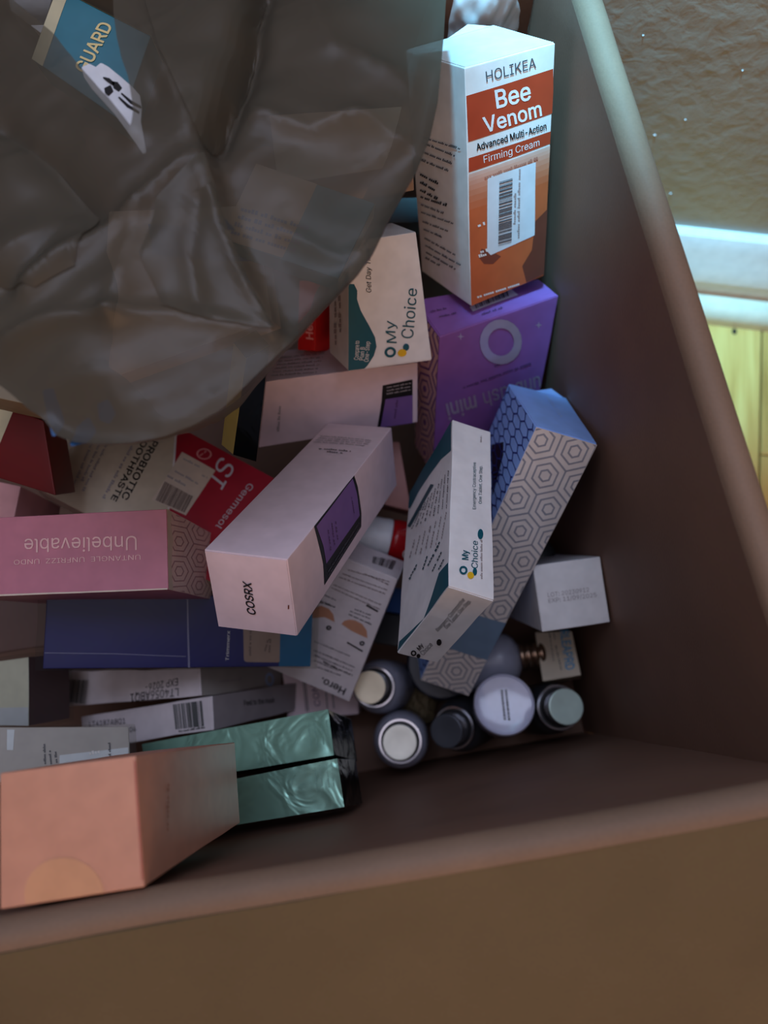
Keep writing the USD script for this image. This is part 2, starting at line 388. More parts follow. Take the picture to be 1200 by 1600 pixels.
# ------------------------------------------------------------------ cartons
# eight corners of each carton, in metres: L/R, B/T, F/N (left/right, bottom/top, far/near face), N facing up
CORNERS = {
'holika': [[-0.0352,0.3063,0.2422],[0.0042,0.265,0.2698],[-0.056,0.3715,0.3657],[-0.0179,0.3321,0.3938],[0.0142,0.3437,0.2306],[0.0519,0.3034,0.2585],[-0.0062,0.4097,0.3542],[0.03,0.3683,0.382]],
'purple': [[-0.0254,0.2116,0.1283],[-0.0073,0.1845,0.142],[-0.0367,0.2732,0.2553],[-0.0141,0.2405,0.2672],[0.0596,0.2559,0.1104],[0.0725,0.2342,0.1259],[0.052,0.3145,0.2363],[0.065,0.2929,0.2518]],
'choice_up': [[-0.0896,0.2264,0.2525],[-0.0706,0.2038,0.275],[-0.0933,0.2806,0.3118],[-0.0743,0.2589,0.3345],[-0.0362,0.2486,0.2371],[-0.0173,0.2269,0.2598],[-0.0556,0.3033,0.2977],[-0.0366,0.2816,0.3204]],
'cosrx_up': [[-0.1453,0.1947,0.1917],[-0.1339,0.1597,0.2217],[-0.1386,0.2316,0.2315],[-0.1277,0.1948,0.261],[-0.0345,0.2351,0.1805],[-0.0231,0.2001,0.2105],[-0.0387,0.264,0.2189],[-0.0273,0.229,0.2489]],
'cosrx': [[-0.0802,0.1492,0.1899],[-0.1116,0.0241,0.3064],[-0.0867,0.1845,0.2251],[-0.1175,0.06,0.3417],[-0.0315,0.152,0.2022],[-0.0645,0.0248,0.3182],[-0.0392,0.1831,0.2363],[-0.0708,0.0594,0.3531]],
'hex': [[-0.0085,0.0731,0.0707],[0.0061,0.0183,0.1268],[0.04,0.2362,0.2186],[0.056,0.1813,0.2745],[0.0315,0.067,0.0571],[0.046,0.0121,0.1132],[0.0845,0.2365,0.2063],[0.098,0.1796,0.2619]],
'choice': [[-0.0119,0.0277,0.2629],[0.012,0.0613,0.33],[-0.0214,0.1454,0.2074],[0.0025,0.179,0.2744],[0.0133,0.026,0.2549],[0.0372,0.0595,0.3219],[0.0038,0.1437,0.1993],[0.0277,0.1772,0.2664]],
'lot': [[0.0749,0.0859,0.0712],[0.0878,0.0629,0.1825],[0.0617,0.1308,0.082],[0.0746,0.1079,0.1934],[0.1229,0.1005,0.0687],[0.1358,0.0776,0.18],[0.1097,0.1455,0.0795],[0.1226,0.1226,0.1908]],
'hero': [[-0.114,0.0291,0.112],[-0.1166,0.0101,0.1427],[-0.0882,0.1194,0.1701],[-0.0908,0.1004,0.2008],[-0.0438,0.0121,0.1073],[-0.0464,-0.0069,0.138],[-0.0181,0.1024,0.1654],[-0.0206,0.0834,0.1961]],
'pink': [[-0.272,0.0269,0.2057],[-0.2753,0.0192,0.2844],[-0.2853,0.0735,0.2102],[-0.2887,0.0658,0.2888],[-0.1471,0.0478,0.2129],[-0.1497,0.0418,0.2919],[-0.1537,0.0925,0.2163],[-0.1606,0.0889,0.2963]],
'navy': [[-0.2491,-0.0115,0.2105],[-0.2415,-0.0159,0.2339],[-0.2544,0.0367,0.2213],[-0.2468,0.0323,0.2447],[-0.0815,0.0178,0.1616],[-0.0739,0.0134,0.185],[-0.0868,0.0661,0.1724],[-0.0792,0.0616,0.1958]],
'lt4056': [[-0.2388,-0.0297,0.0154],[-0.2769,-0.0467,0.1189],[-0.2449,-0.0027,0.0184],[-0.283,-0.0197,0.122],[-0.1131,-0.0032,0.0665],[-0.1511,-0.0187,0.1704],[-0.116,0.0192,0.0681],[-0.1562,0.0009,0.1714]],
'lt4187': [[-0.2077,-0.0573,0.0111],[-0.2525,-0.0764,0.1156],[-0.2153,-0.0326,0.0126],[-0.2602,-0.0517,0.1172],[-0.0946,-0.0211,0.0678],[-0.1376,-0.0407,0.172],[-0.0965,0.0016,0.0683],[-0.1434,-0.0175,0.173]],
'peach': [[-0.144,-0.1032,0.2481],[-0.1484,-0.1029,0.3962],[-0.159,-0.0543,0.248],[-0.1635,-0.0539,0.3961],[-0.0898,-0.0842,0.2503],[-0.0931,-0.0854,0.398],[-0.1027,-0.04,0.2488],[-0.1085,-0.0381,0.3974]],
'redher': [[-0.1081,0.2419,0.2234],[-0.1154,0.2318,0.24],[-0.1111,0.2834,0.2472],[-0.1185,0.2733,0.2639],[-0.0944,0.2401,0.2283],[-0.1017,0.23,0.2449],[-0.0974,0.2816,0.2522],[-0.1048,0.2714,0.2688]],
'cream': [[-0.2965,-0.0571,0.1439],[-0.3054,-0.0636,0.1841],[-0.3069,-0.0158,0.1482],[-0.3158,-0.0224,0.1883],[-0.2524,-0.0507,0.1546],[-0.2607,-0.0564,0.1949],[-0.2626,-0.0046,0.16],[-0.2716,-0.0108,0.2003]],
'tealgold': [[-0.1402,0.1375,0.2846],[-0.1295,0.1302,0.291],[-0.1261,0.178,0.3456],[-0.1151,0.167,0.3509],[-0.1279,0.1416,0.2765],[-0.1169,0.1306,0.2818],[-0.1167,0.1903,0.3398],[-0.1057,0.1793,0.3451]],
'pinkbrown': [[-0.0524,0.1609,0.0971],[-0.0465,0.1492,0.1556],[-0.0757,0.2064,0.1085],[-0.0699,0.1947,0.1671],[-0.0255,0.1587,0.0939],[-0.0197,0.147,0.1525],[-0.0431,0.2118,0.1063],[-0.0373,0.2001,0.1649]],
'darkred': [[-0.2898,0.108,0.2525],[-0.287,0.0981,0.2807],[-0.2767,0.1502,0.266],[-0.2739,0.1404,0.2942],[-0.2455,0.1021,0.246],[-0.2427,0.0922,0.2742],[-0.2576,0.1456,0.2625],[-0.2547,0.1357,0.2907]],
'covbox': [[-0.1012,-0.0277,0.0422],[-0.1012,-0.0307,0.0721],[-0.1145,0.0164,0.0466],[-0.1145,0.0134,0.0765],[-0.0419,-0.0137,0.0436],[-0.0419,-0.0166,0.0735],[-0.049,0.0318,0.0482],[-0.049,0.0288,0.078]],
'brownbox': [[-0.3563,-0.0107,0.0745],[-0.3368,-0.0205,0.1721],[-0.3674,0.0379,0.0816],[-0.3479,0.0281,0.1792],[-0.2932,0.0112,0.0641],[-0.2737,0.0014,0.1617],[-0.2986,0.0525,0.0693],[-0.2791,0.0427,0.1669]],
'palepink': [[-0.3225,0.0743,0.1836],[-0.3275,0.0743,0.2334],[-0.3339,0.1073,0.1825],[-0.3388,0.1073,0.2322],[-0.2833,0.0771,0.1875],[-0.2883,0.0771,0.2373],[-0.2856,0.103,0.1873],[-0.2906,0.103,0.2371]],
'greybox': [[-0.094,0.3673,0.1918],[-0.0896,0.3451,0.2364],[-0.096,0.3832,0.2],[-0.0916,0.3609,0.2445],[-0.0397,0.3762,0.1908],[-0.0353,0.3539,0.2354],[-0.0422,0.3923,0.1991],[-0.0377,0.3701,0.2437]],
'bluebox': [[-0.0454,0.0799,0.0173],[-0.0504,0.0749,0.0668],[-0.0395,0.1026,0.0201],[-0.0445,0.0977,0.0696],[-0.0057,0.0784,0.0211],[-0.0106,0.0735,0.0706],[-0.003,0.0999,0.0235],[-0.0079,0.0949,0.073]],
'darkcase': [[-0.0553,0.0497,0.0167],[-0.0592,0.0457,0.0563],[-0.0535,0.0759,0.0195],[-0.0574,0.0719,0.0591],[-0.0131,0.05,0.0209],[-0.0171,0.046,0.0606],[-0.0068,0.0782,0.0244],[-0.0107,0.0743,0.064]],
'bagwhite': [[-0.2765,0.34,0.3859],[-0.2765,0.3388,0.3978],[-0.2804,0.3496,0.3868],[-0.2804,0.3484,0.3988],[-0.2544,0.3266,0.3845],[-0.2544,0.3254,0.3965],[-0.2544,0.3522,0.3871],[-0.2544,0.351,0.399]],
'guard': [[-0.2498,0.3041,0.3844],[-0.2476,0.2988,0.4057],[-0.2418,0.3428,0.3933],[-0.2397,0.3375,0.4145],[-0.1981,0.2799,0.3732],[-0.196,0.2746,0.3945],[-0.1892,0.327,0.3841],[-0.1871,0.3217,0.4053]],
'bagteal': [[-0.1328,0.2189,0.3698],[-0.1301,0.2154,0.3872],[-0.1211,0.2608,0.3764],[-0.1185,0.2573,0.3939],[-0.0704,0.21,0.3586],[-0.0678,0.2065,0.3761],[-0.0572,0.2532,0.3653],[-0.0546,0.2497,0.3828]],
'bagtan': [[-0.2053,0.1551,0.3101],[-0.2062,0.1494,0.3293],[-0.2103,0.2508,0.3386],[-0.2112,0.245,0.3577],[-0.1054,0.1997,0.3285],[-0.1063,0.1939,0.3476],[-0.1232,0.2603,0.3458],[-0.1242,0.2546,0.3649]],
'bagbeige': [[-0.1159,0.2792,0.3298],[-0.1159,0.2733,0.3592],[-0.128,0.3197,0.3379],[-0.128,0.3138,0.3673],[-0.0407,0.3002,0.334],[-0.0407,0.2943,0.3634],[-0.0473,0.3334,0.3406],[-0.0473,0.3275,0.3701]],
'bagolive': [[-0.2793,0.1355,0.3012],[-0.2793,0.1321,0.3361],[-0.3001,0.2166,0.3094],[-0.3001,0.2131,0.3442],[-0.1894,0.1284,0.3005],[-0.1894,0.125,0.3354],[-0.2217,0.222,0.3099],[-0.2217,0.2185,0.3447]],
'teal1': [[-0.1618,-0.091,0.1243],[-0.1752,-0.0852,0.1722],[-0.1756,-0.065,0.1174],[-0.189,-0.0593,0.1652],[-0.0317,-0.0475,0.1555],[-0.0451,-0.0417,0.2034],[-0.0413,-0.0189,0.1494],[-0.0547,-0.0132,0.1972]],
'teal2': [[-0.1391,-0.1137,0.1457],[-0.1487,-0.1115,0.1896],[-0.1482,-0.0878,0.1424],[-0.1579,-0.0856,0.1863],[-0.0226,-0.0733,0.1694],[-0.0322,-0.0711,0.2132],[-0.0324,-0.045,0.1658],[-0.0421,-0.0429,0.2097]],
'tooth': [[-0.2914,0.1048,0.2034],[-0.2902,0.1078,0.2282],[-0.2706,0.1934,0.1918],[-0.2693,0.1963,0.2166],[-0.1292,0.0488,0.2021],[-0.1279,0.0517,0.2269],[-0.0996,0.1293,0.1909],[-0.0984,0.1323,0.2157]],
'blueletter': [[0.1159,0.0332,0.0527],[0.1073,0.0332,0.0918],[0.106,0.0731,0.0506],[0.0974,0.0731,0.0896],[0.1454,0.0428,0.0592],[0.1368,0.0428,0.0983],[0.1356,0.078,0.0571],[0.127,0.078,0.0961]],
'graybox': [[-0.2747,-0.0964,0.2134],[-0.2575,-0.0882,0.2542],[-0.2858,-0.0647,0.2117],[-0.2687,-0.0566,0.2525],[-0.1906,-0.0832,0.1754],[-0.1735,-0.075,0.2162],[-0.2005,-0.0523,0.1734],[-0.1834,-0.0442,0.2142]],
'yellowbox': [[-0.3203,0.1239,0.2377],[-0.3203,0.121,0.2675],[-0.3349,0.1808,0.2434],[-0.3349,0.1778,0.2732],[-0.2945,0.1221,0.2375],[-0.2945,0.1191,0.2673],[-0.2838,0.1692,0.2422],[-0.2838,0.1662,0.272]],}
KEYS = [a + b + c for a in 'LR' for b in 'BT' for c in 'FN']
class Carton:
    def __init__(s, key, warp=0.0003, bulge=0.0, r=0.0007):
        s.P = np.array(CORNERS[key]).reshape(2, 2, 2, 3)
        e = lambda ax: np.linalg.norm(np.diff(s.P, axis=ax).reshape(-1, 3), axis=1).mean()
        s.h = np.array([e(0), e(1), e(2)]) / 2
        s.warp, s.bulge, s.r, s.seed = warp, bulge, r, sum(map(ord, key))
        s.base = np.array(CORNERS[key]).mean(0); s.base[2] = np.array(CORNERS[key])[:, 2].min()
    def map(s, q):
        """q in metres about the centre -> world"""
        n = np.asarray(q, float) / s.h
        if s.bulge:
            g = np.clip(1 - n ** 2, 0, 1)
            amp = s.bulge / s.h
            n = n + np.stack([np.sign(n[:, 0]) * g[:, 1] * g[:, 2] * amp[0] * (abs(n[:, 0]) > .9), np.sign(n[:, 1]) * g[:, 0] * g[:, 2] * amp[1] * (abs(n[:, 1]) > .9), np.sign(n[:, 2]) * g[:, 0] * g[:, 1] * amp[2] * (abs(n[:, 2]) > .9)], 1)
        t = (n + 1) / 2; out = 0
        for a in (0, 1):
            for b in (0, 1):
                for c in (0, 1):
                    w = (t[:, 0] if a else 1 - t[:, 0]) * (t[:, 1] if b else 1 - t[:, 1]) * (t[:, 2] if c else 1 - t[:, 2])
                    out = out + w[:, None] * s.P[a, b, c]
        if s.warp:
            d = np.stack([meshkit.fbm(out * 28 + k * 9.7, 2, s.seed + k) for k in range(3)], 1) - 0.5
            out = out + 2 * s.warp * d
        return out
    def body(s):
        h, r = s.h, min(s.r, s.h.min() * 0.4)
        ax = [np.unique(np.r_[-H, -H + r * .35, -H + r, np.linspace(-H + r, H - r, max(4, int(2 * H / .006) + 2)), H - r, H - r * .35, H]) for H in h]
        vs, fs, n0 = [], [], 0
        for k in range(3):
            a, b = [(1, 2), (2, 0), (0, 1)][k]
            for sgn in (-1, 1):
                A, B = np.meshgrid(ax[a], ax[b], indexing='ij')
                q = np.zeros(A.shape + (3,)); q[..., a], q[..., b], q[..., k] = A, B, sgn * h[k]
                q = q.reshape(-1, 3); inn = np.clip(q, -h + r, h - r); d = q - inn
                q = inn + r * d / np.linalg.norm(d, axis=1)[:, None]
                g = grid(*A.shape)
                vs.append(q); fs.append((g if sgn > 0 else g[:, ::-1]) + n0); n0 += len(q)
        mm = trimesh.Trimesh(s.map(np.vstack(vs)), np.vstack(fs), process=False); mm.merge_vertices(digits_vertex=7); mm.update_faces(mm.nondegenerate_faces())
        return mm
    def dims(s, face):
        h = s.h
        return {'N': (2 * h[0], 2 * h[1]), 'T': (2 * h[0], 2 * h[2]), 'B': (2 * h[0], 2 * h[2]), 'R': (2 * h[2], 2 * h[1]), 'L': (2 * h[2], 2 * h[1])}[face]
    def on(s, face, uv, off):
        """face coordinates (0..1) -> world, lifted by off metres"""
        uv = np.asarray(uv, float); u, v = 2 * uv[:, 0] - 1, 2 * uv[:, 1] - 1; h = s.h; o = np.broadcast_to(off, u.shape)
        q = {'N': lambda: (u * h[0], v * h[1], h[2] + o), 'T': lambda: (u * h[0], h[1] + o, -v * h[2]), 'B': lambda: (u * h[0], -h[1] - o, -v * h[2]),
             'R': lambda: (h[0] + o, v * h[1], -u * h[2]), 'L': lambda: (-h[0] - o, v * h[1], -u * h[2])}[face]()
        return s.map(np.stack(np.broadcast_arrays(*q), 1))

FLIP = {'N': 1, 'T': 1, 'R': 1, 'B': -1, 'L': -1}
def poly_mesh(poly, step=0.007):
    vs, fs, n = [], [], 0
    for g in getattr(poly, 'geoms', [poly]):
        if g.geom_type != 'Polygon' or g.area < 1e-9: continue
        v, f = trimesh.creation.triangulate_polygon(g, engine='earcut')
        if max(g.bounds[2] - g.bounds[0], g.bounds[3] - g.bounds[1]) > step and len(f) < 400:
            v3, f = trimesh.remesh.subdivide_to_size(np.c_[v, np.zeros(len(v))], f, step, max_iter=8); v = v3[:, :2]
        vs.append(v); fs.append(np.asarray(f) + n); n += len(v)
    return (np.vstack(vs), np.vstack(fs)) if vs else (np.zeros((0, 2)), np.zeros((0, 3), int))

glyphs = {}
def text_flat(text, bold):
    if (text, bold) not in glyphs:
        t = meshkit.text_mesh(text, 1.0, 0.05, bold=bool(bold))
        f = t.faces[t.face_normals[:, 2] > 0.5]; u, inv = np.unique(f, return_inverse=True)
        v = t.vertices[u][:, :2].copy(); v[:, 0] = (v[:, 0] - v[:, 0].min()) / np.ptp(v[:, 0])
        glyphs[text, bold] = v, inv.reshape(f.shape)
    return glyphs[text, bold]

def rect_uv(a, b, c):
    a, b, c = map(np.asarray, (a, b, c)); return np.array([a, b, b + c - a, c]), np.array([(0, 1, 2), (0, 2, 3)])

PRINTS = [
('P','holika','N','printed_band','brick',0,[[0.005,0.904],[0.985,0.91],[1.014,0.743],[0.013,0.736]]),
('P','holika','N','printed_band','brick',0,[[0.015,0.674],[0.993,0.672],[0.993,0.622],[0.011,0.619]]),
('P','holika','N','printed_fade','fade0',0,[[0.011,0.611],[0.995,0.614],[0.995,0.609],[0.011,0.606]]),
('P','holika','N','printed_fade','fade1',0,[[0.011,0.606],[0.995,0.609],[0.995,0.598],[0.01,0.595]]),
('P','holika','N','printed_fade','fade2',0,[[0.01,0.595],[0.995,0.598],[0.995,0.583],[0.01,0.581]]),
('P','holika','N','printed_fade','fade3',0,[[0.01,0.581],[0.995,0.583],[0.995,0.565],[0.01,0.563]]),
('P','holika','N','printed_fade','fade4',0,[[0.01,0.563],[0.995,0.565],[0.995,0.544],[0.009,0.542]]),
('P','holika','N','printed_fade','fade5',0,[[0.009,0.542],[0.995,0.544],[0.995,0.519],[0.009,0.518]]),
('P','holika','N','printed_fade','fade6',0,[[0.009,0.518],[0.995,0.519],[0.995,0.492],[0.008,0.491]]),
('P','holika','N','printed_fade','fade7',0,[[0.008,0.491],[0.995,0.492],[0.996,0.462],[0.008,0.461]]),
('P','holika','N','printed_fade','fade8',0,[[0.008,0.461],[0.996,0.462],[0.996,0.429],[0.007,0.429]]),
('P','holika','N','printed_fade','fade9',0,[[0.007,0.429],[0.996,0.429],[0.996,0.393],[0.007,0.393]]),
('P','holika','N','printed_fade','fade9',0,[[0.007,0.393],[0.996,0.393],[0.996,0.355],[0.006,0.355]]),
('P','holika','N','printed_fade','fade9',0,[[0.006,0.355],[0.996,0.355],[0.997,0.313],[0.005,0.314]]),
('P','holika','N','printed_fade','fade9',0,[[0.005,0.314],[0.997,0.313],[0.997,0.269],[0.004,0.27]]),
('P','holika','N','printed_fade','fade9',0,[[0.004,0.27],[0.997,0.269],[0.997,0.222],[0.004,0.223]]),
('P','holika','N','printed_fade','fade9',0,[[0.004,0.223],[0.997,0.222],[0.998,0.171],[0.003,0.173]]),
('P','holika','N','printed_fade','fade9',0,[[0.003,0.173],[0.998,0.171],[0.998,0.118],[0.002,0.12]]),
('P','holika','N','printed_fade','fade9',0,[[0.002,0.12],[0.998,0.118],[0.999,0.061],[0.001,0.063]]),
('P','holika','N','printed_fade','fade9',0,[[0.001,0.063],[0.999,0.061],[0.999,0.0],[-0.001,0.003]]),
('P','holika','N','printed_picture','umber',1,[[0.836,0.299],[1.013,0.336],[1.008,0.006],[0.751,0.003],[0.68,0.101],[0.807,0.163]]),
('P','holika','N','printed_picture','umber2',1,[[0.145,0.268],[0.275,0.237],[0.392,0.194],[0.291,0.172],[0.175,0.19],[0.111,0.231]]),
('T','holika','N','lettering','greyink','HOLIKEA',0,[[0.226,0.933],[0.779,0.933],[0.217,0.97]]),
('T','holika','N','lettering','white','Bee',1,[[0.332,0.829],[0.731,0.824],[0.31,0.895]]),
('T','holika','N','lettering','white','Venom',1,[[0.2,0.752],[0.871,0.748],[0.17,0.81]]),
('T','holika','N','lettering','ink','Advanced Multi-Action',1,[[0.104,0.694],[0.935,0.688],[0.094,0.72]]),
('T','holika','N','lettering','white','Firming Cream',0,[[0.182,0.637],[0.854,0.631],[0.176,0.666]]),
('W','holika','N','small_print','salmonink',0,[[[0.187,0.571],[0.845,0.575],[0.175,0.585]]]),
('W','holika','N','small_print','white',0,[[[0.102,0.375],[0.197,0.374],[0.091,0.391]],[[0.129,0.25],[0.226,0.244],[0.119,0.266]],[[0.111,0.231],[0.209,0.228],[0.099,0.247]],[[0.077,0.031],[0.688,0.006],[0.065,0.048]]]),
('P','holika','N','barcode_sticker','stickerwhite',2,[[0.222,0.575],[0.814,0.567],[0.835,0.232],[0.258,0.221],[0.214,0.246]]),
('B','holika','N','barcode','greyink',1,34,3,[[0.359,0.539],[0.52,0.536],[0.522,0.242],[0.349,0.25]]),
('W','holika','N','small_print','palegrey',0,[[[0.627,0.247],[0.621,0.564],[0.592,0.252]],[[0.572,0.321],[0.572,0.466],[0.538,0.326]]]),
('W','holika','L','small_print','greyink',0,[[[0.763,0.679],[0.1,0.699],[0.745,0.69]],[[0.782,0.655],[0.191,0.662],[0.76,0.667]],[[0.806,0.614],[0.219,0.625],[0.784,0.627]],[[0.868,0.574],[0.314,0.587],[0.846,0.587]]]),
('W','holika','L','small_print','ink',0,[[[0.876,0.506],[0.469,0.509],[0.842,0.523]],[[0.887,0.469],[0.537,0.47],[0.853,0.486]],[[0.898,0.432],[0.544,0.436],[0.864,0.449]],[[0.895,0.399],[0.366,0.431],[0.87,0.417]]]),
('W','holika','L','small_print','greyink',0,[[[0.892,0.363],[0.434,0.387],[0.873,0.376]],[[0.904,0.325],[0.26,0.365],[0.885,0.337]],[[0.883,0.281],[0.363,0.314],[0.864,0.294]],[[0.873,0.244],[0.495,0.264],[0.852,0.258]],[[0.873,0.199],[0.248,0.217],[0.847,0.213]],[[0.87,0.161],[0.158,0.182],[0.844,0.175]],[[0.866,0.125],[0.259,0.143],[0.839,0.14]],[[0.889,0.091],[0.553,0.105],[0.863,0.106]]]),
('D','purple','N','printed_emblem','silver',[[0.725,0.785],[0.726,0.74],[0.706,0.704],[0.669,0.681],[0.618,0.673],[0.558,0.682],[0.495,0.706],[0.437,0.742],[0.39,0.787],[0.357,0.836],[0.341,0.884],[0.344,0.927],[0.365,0.96],[0.401,0.981],[0.449,0.988],[0.506,0.98],[0.565,0.959],[0.621,0.926],[0.67,0.883],[0.706,0.835]],[[0.651,0.805],[0.651,0.777],[0.638,0.755],[0.615,0.741],[0.584,0.736],[0.547,0.741],[0.509,0.756],[0.473,0.778],[0.444,0.806],[0.423,0.836],[0.413,0.866],[0.414,0.893],[0.427,0.913],[0.449,0.927],[0.48,0.931],[0.515,0.926],[0.552,0.913],[0.587,0.892],[0.617,0.865],[0.639,0.835]]),
('P','purple','N','printed_star','silver',0,[[0.208,0.95],[0.182,0.953],[0.177,0.934],[0.169,0.956],[0.142,0.967],[0.168,0.965],[0.172,0.983],[0.181,0.962]]),
('P','purple','N','printed_star','silver',0,[[0.896,0.847],[0.869,0.85],[0.867,0.831],[0.855,0.853],[0.825,0.865],[0.853,0.863],[0.854,0.882],[0.866,0.86]]),
('T','purple','N','lettering','silver','unbrush',0,[[0.959,0.498],[0.415,0.52],[1.007,0.378]]),
('T','purple','N','lettering','silver','mini',1,[[0.35,0.524],[0.079,0.536],[0.39,0.399]]),
('W','purple','N','small_print','mauveink',0,[[[0.842,0.619],[0.228,0.617],[0.853,0.602]],[[0.665,0.692],[0.493,0.69],[0.675,0.675]]]),
('P','purple','T','barcode_sticker','stickerwhite',1,[[0.34,0.488],[0.727,0.811],[0.737,0.482],[0.336,0.337]]),
('B','purple','T','barcode','ink',0,22,5,[[0.385,0.524],[0.695,0.771],[0.668,0.513],[0.374,0.384]]),
('W','purple','T','small_print','mauveink',0,[[[0.052,0.594],[0.177,0.59],[0.055,0.644]],[[0.086,0.422],[0.219,0.396],[0.091,0.472]],[[0.374,0.157],[0.549,0.169],[0.382,0.217]]]),
('H','purple','L','hexagon_print','rosegold',[[0.528,0.79],[0.503,0.55],[-0.166,0.782]],0.1),
('P','choice_up','N','printed_wave','teal',0,[[-0.002,-0.0],[0.186,-0.001],[0.222,0.021],[0.304,0.098],[0.34,0.17],[0.325,0.249],[0.257,0.346],[0.155,0.475],[0.109,0.568],[0.114,0.633],[0.074,0.685],[-0.01,0.698],[-0.013,1.02]]),
('T','choice_up','N','lettering','teal','My',0,[[0.588,0.176],[0.574,0.359],[0.466,0.191]]),
('T','choice_up','N','lettering','teal','Choice',0,[[0.793,0.196],[0.913,0.585],[0.645,0.216]]),
('D','choice_up','N','printed_emblem','teal',[[0.571,0.104],[0.566,0.091],[0.555,0.08],[0.538,0.071],[0.518,0.066],[0.497,0.066],[0.475,0.069],[0.457,0.077],[0.442,0.088],[0.433,0.1],[0.431,0.114],[0.436,0.128],[0.447,0.139],[0.464,0.148],[0.484,0.153],[0.506,0.154],[0.528,0.15],[0.547,0.142],[0.561,0.131],[0.569,0.118]],[[0.54,0.106],[0.537,0.099],[0.531,0.093],[0.522,0.088],[0.511,0.086],[0.499,0.085],[0.487,0.087],[0.477,0.091],[0.469,0.097],[0.464,0.104],[0.463,0.112],[0.465,0.119],[0.471,0.126],[0.481,0.131],[0.492,0.133],[0.504,0.134],[0.516,0.132],[0.526,0.127],[0.534,0.121],[0.539,0.114]]),
('D','choice_up','N','printed_emblem','yolk',[[0.697,0.087],[0.693,0.078],[0.684,0.069],[0.671,0.064],[0.656,0.06],[0.639,0.06],[0.623,0.063],[0.608,0.068],[0.597,0.076],[0.591,0.085],[0.589,0.095],[0.593,0.104],[0.602,0.112],[0.615,0.118],[0.631,0.122],[0.648,0.122],[0.664,0.119],[0.679,0.114],[0.69,0.106],[0.696,0.097]],[]),
('D','choice_up','N','printed_emblem','teal',[[0.735,0.131],[0.732,0.122],[0.725,0.114],[0.715,0.108],[0.704,0.105],[0.692,0.104],[0.68,0.106],[0.67,0.111],[0.663,0.118],[0.658,0.127],[0.658,0.136],[0.661,0.145],[0.668,0.153],[0.677,0.159],[0.689,0.163],[0.701,0.163],[0.713,0.161],[0.723,0.156],[0.731,0.149],[0.735,0.14]],[]),
('T','choice_up','N','lettering','white','Compare to',0,[[0.118,0.082],[0.129,0.236],[0.063,0.088]]),
('T','choice_up','N','lettering','white','Plan B',0,[[0.177,0.073],[0.192,0.179],[0.126,0.079]]),
('T','choice_up','N','lettering','white','One-Step',0,[[0.235,0.053],[0.259,0.218],[0.181,0.061]]),
('T','choice_up','N','lettering','ink','Get Day Time',0,[[0.295,0.602],[0.303,0.928],[0.229,0.613]]),
('W','choice_up','L','small_print','palegrey',0,[[[0.563,0.129],[0.587,0.502],[0.702,0.108]],[[0.326,0.272],[0.358,0.579],[0.459,0.253]]]),
('P','cosrx_up','N','printed_frame','black',0,[[0.769,0.708],[0.966,0.741],[0.969,-0.006],[0.742,0.009],[0.764,0.446]]),
('P','cosrx_up','N','printed_label','violet',1,[[0.79,0.479],[0.967,0.482],[0.969,0.004],[0.763,0.016]]),
('W','cosrx_up','N','small_print','palegrey',0,[[[0.796,0.661],[0.957,0.679],[0.794,0.687]],[[0.797,0.608],[0.957,0.624],[0.795,0.634]],[[0.797,0.555],[0.957,0.571],[0.795,0.581]]]),
('W','cosrx_up','N','small_print','mauveink',0,[[[0.858,0.133],[0.873,0.44],[0.841,0.145]]]),
('W','cosrx_up','N','small_print','palegrey',0,[[[0.118,0.216],[0.114,0.623],[0.101,0.225]]]),
('W','cosrx_up','T','small_print','palegrey',0,[[[0.031,0.141],[0.332,0.052],[0.03,0.182]],[[0.041,0.248],[0.343,0.173],[0.04,0.291]],[[0.051,0.358],[0.354,0.298],[0.05,0.401]],[[0.061,0.47],[0.366,0.426],[0.06,0.515]],[[0.072,0.585],[0.378,0.558],[0.07,0.631]],[[0.082,0.703],[0.39,0.692],[0.081,0.749]]]),
('T','cosrx','N','lettering','ink','COSRX',1,[[0.536,0.241],[0.54,0.669],[0.435,0.257]]),
('P','cosrx','N','scuff','umber',0,[[0.941,0.42],[0.957,0.422],[0.95,0.37],[0.934,0.368]]),
('P','cosrx','R','printed_frame','black',0,[[0.193,1.008],[0.554,1.026],[0.573,0.796],[0.581,0.384],[0.568,0.192],[0.214,0.143],[0.219,0.43]]),
('P','cosrx','R','printed_label','violet',1,[[0.208,0.968],[0.538,0.989],[0.556,0.732],[0.56,0.389],[0.24,0.388],[0.234,0.645]]),
('W','cosrx','R','small_print','mauveink',0,[[[0.287,0.47],[0.286,0.763],[0.275,0.494]],[[0.321,0.467],[0.321,0.787],[0.309,0.491]],[[0.35,0.475],[0.352,0.748],[0.338,0.5]],[[0.514,0.523],[0.507,0.78],[0.501,0.547]]]),
('W','cosrx','R','small_print','greyink',0,[[[0.25,0.191],[0.553,0.224],[0.243,0.218]],[[0.249,0.249],[0.551,0.297],[0.242,0.276]]]),
('W','cosrx','T','small_print','palegrey',0,[[[0.074,0.798],[0.871,0.794],[0.061,0.807]],[[0.081,0.817],[0.873,0.812],[0.068,0.826]],[[0.088,0.836],[0.874,0.83],[0.075,0.845]],[[0.095,0.855],[0.876,0.849],[0.082,0.864]]]),
('W','cosrx','T','small_print','greyink',0,[[[0.247,0.735],[0.729,0.732],[0.23,0.747]],[[0.401,0.713],[0.638,0.711],[0.386,0.725]]]),
('P','hex','N','patterned_panel','ivory',0,[[0.0,0.0],[1.0,0.0],[1.0,1.0],[0.0,1.0]]),
('H','hex','N','hexagon_print','slateline',[[0.156,0.966],[0.717,0.963],[0.45,0.867]],0.06),
('P','hex','N','printed_band','slateblue',2,[[0.0,0.17],[1.0,0.17],[1.0,0.335],[0.0,0.335]]),
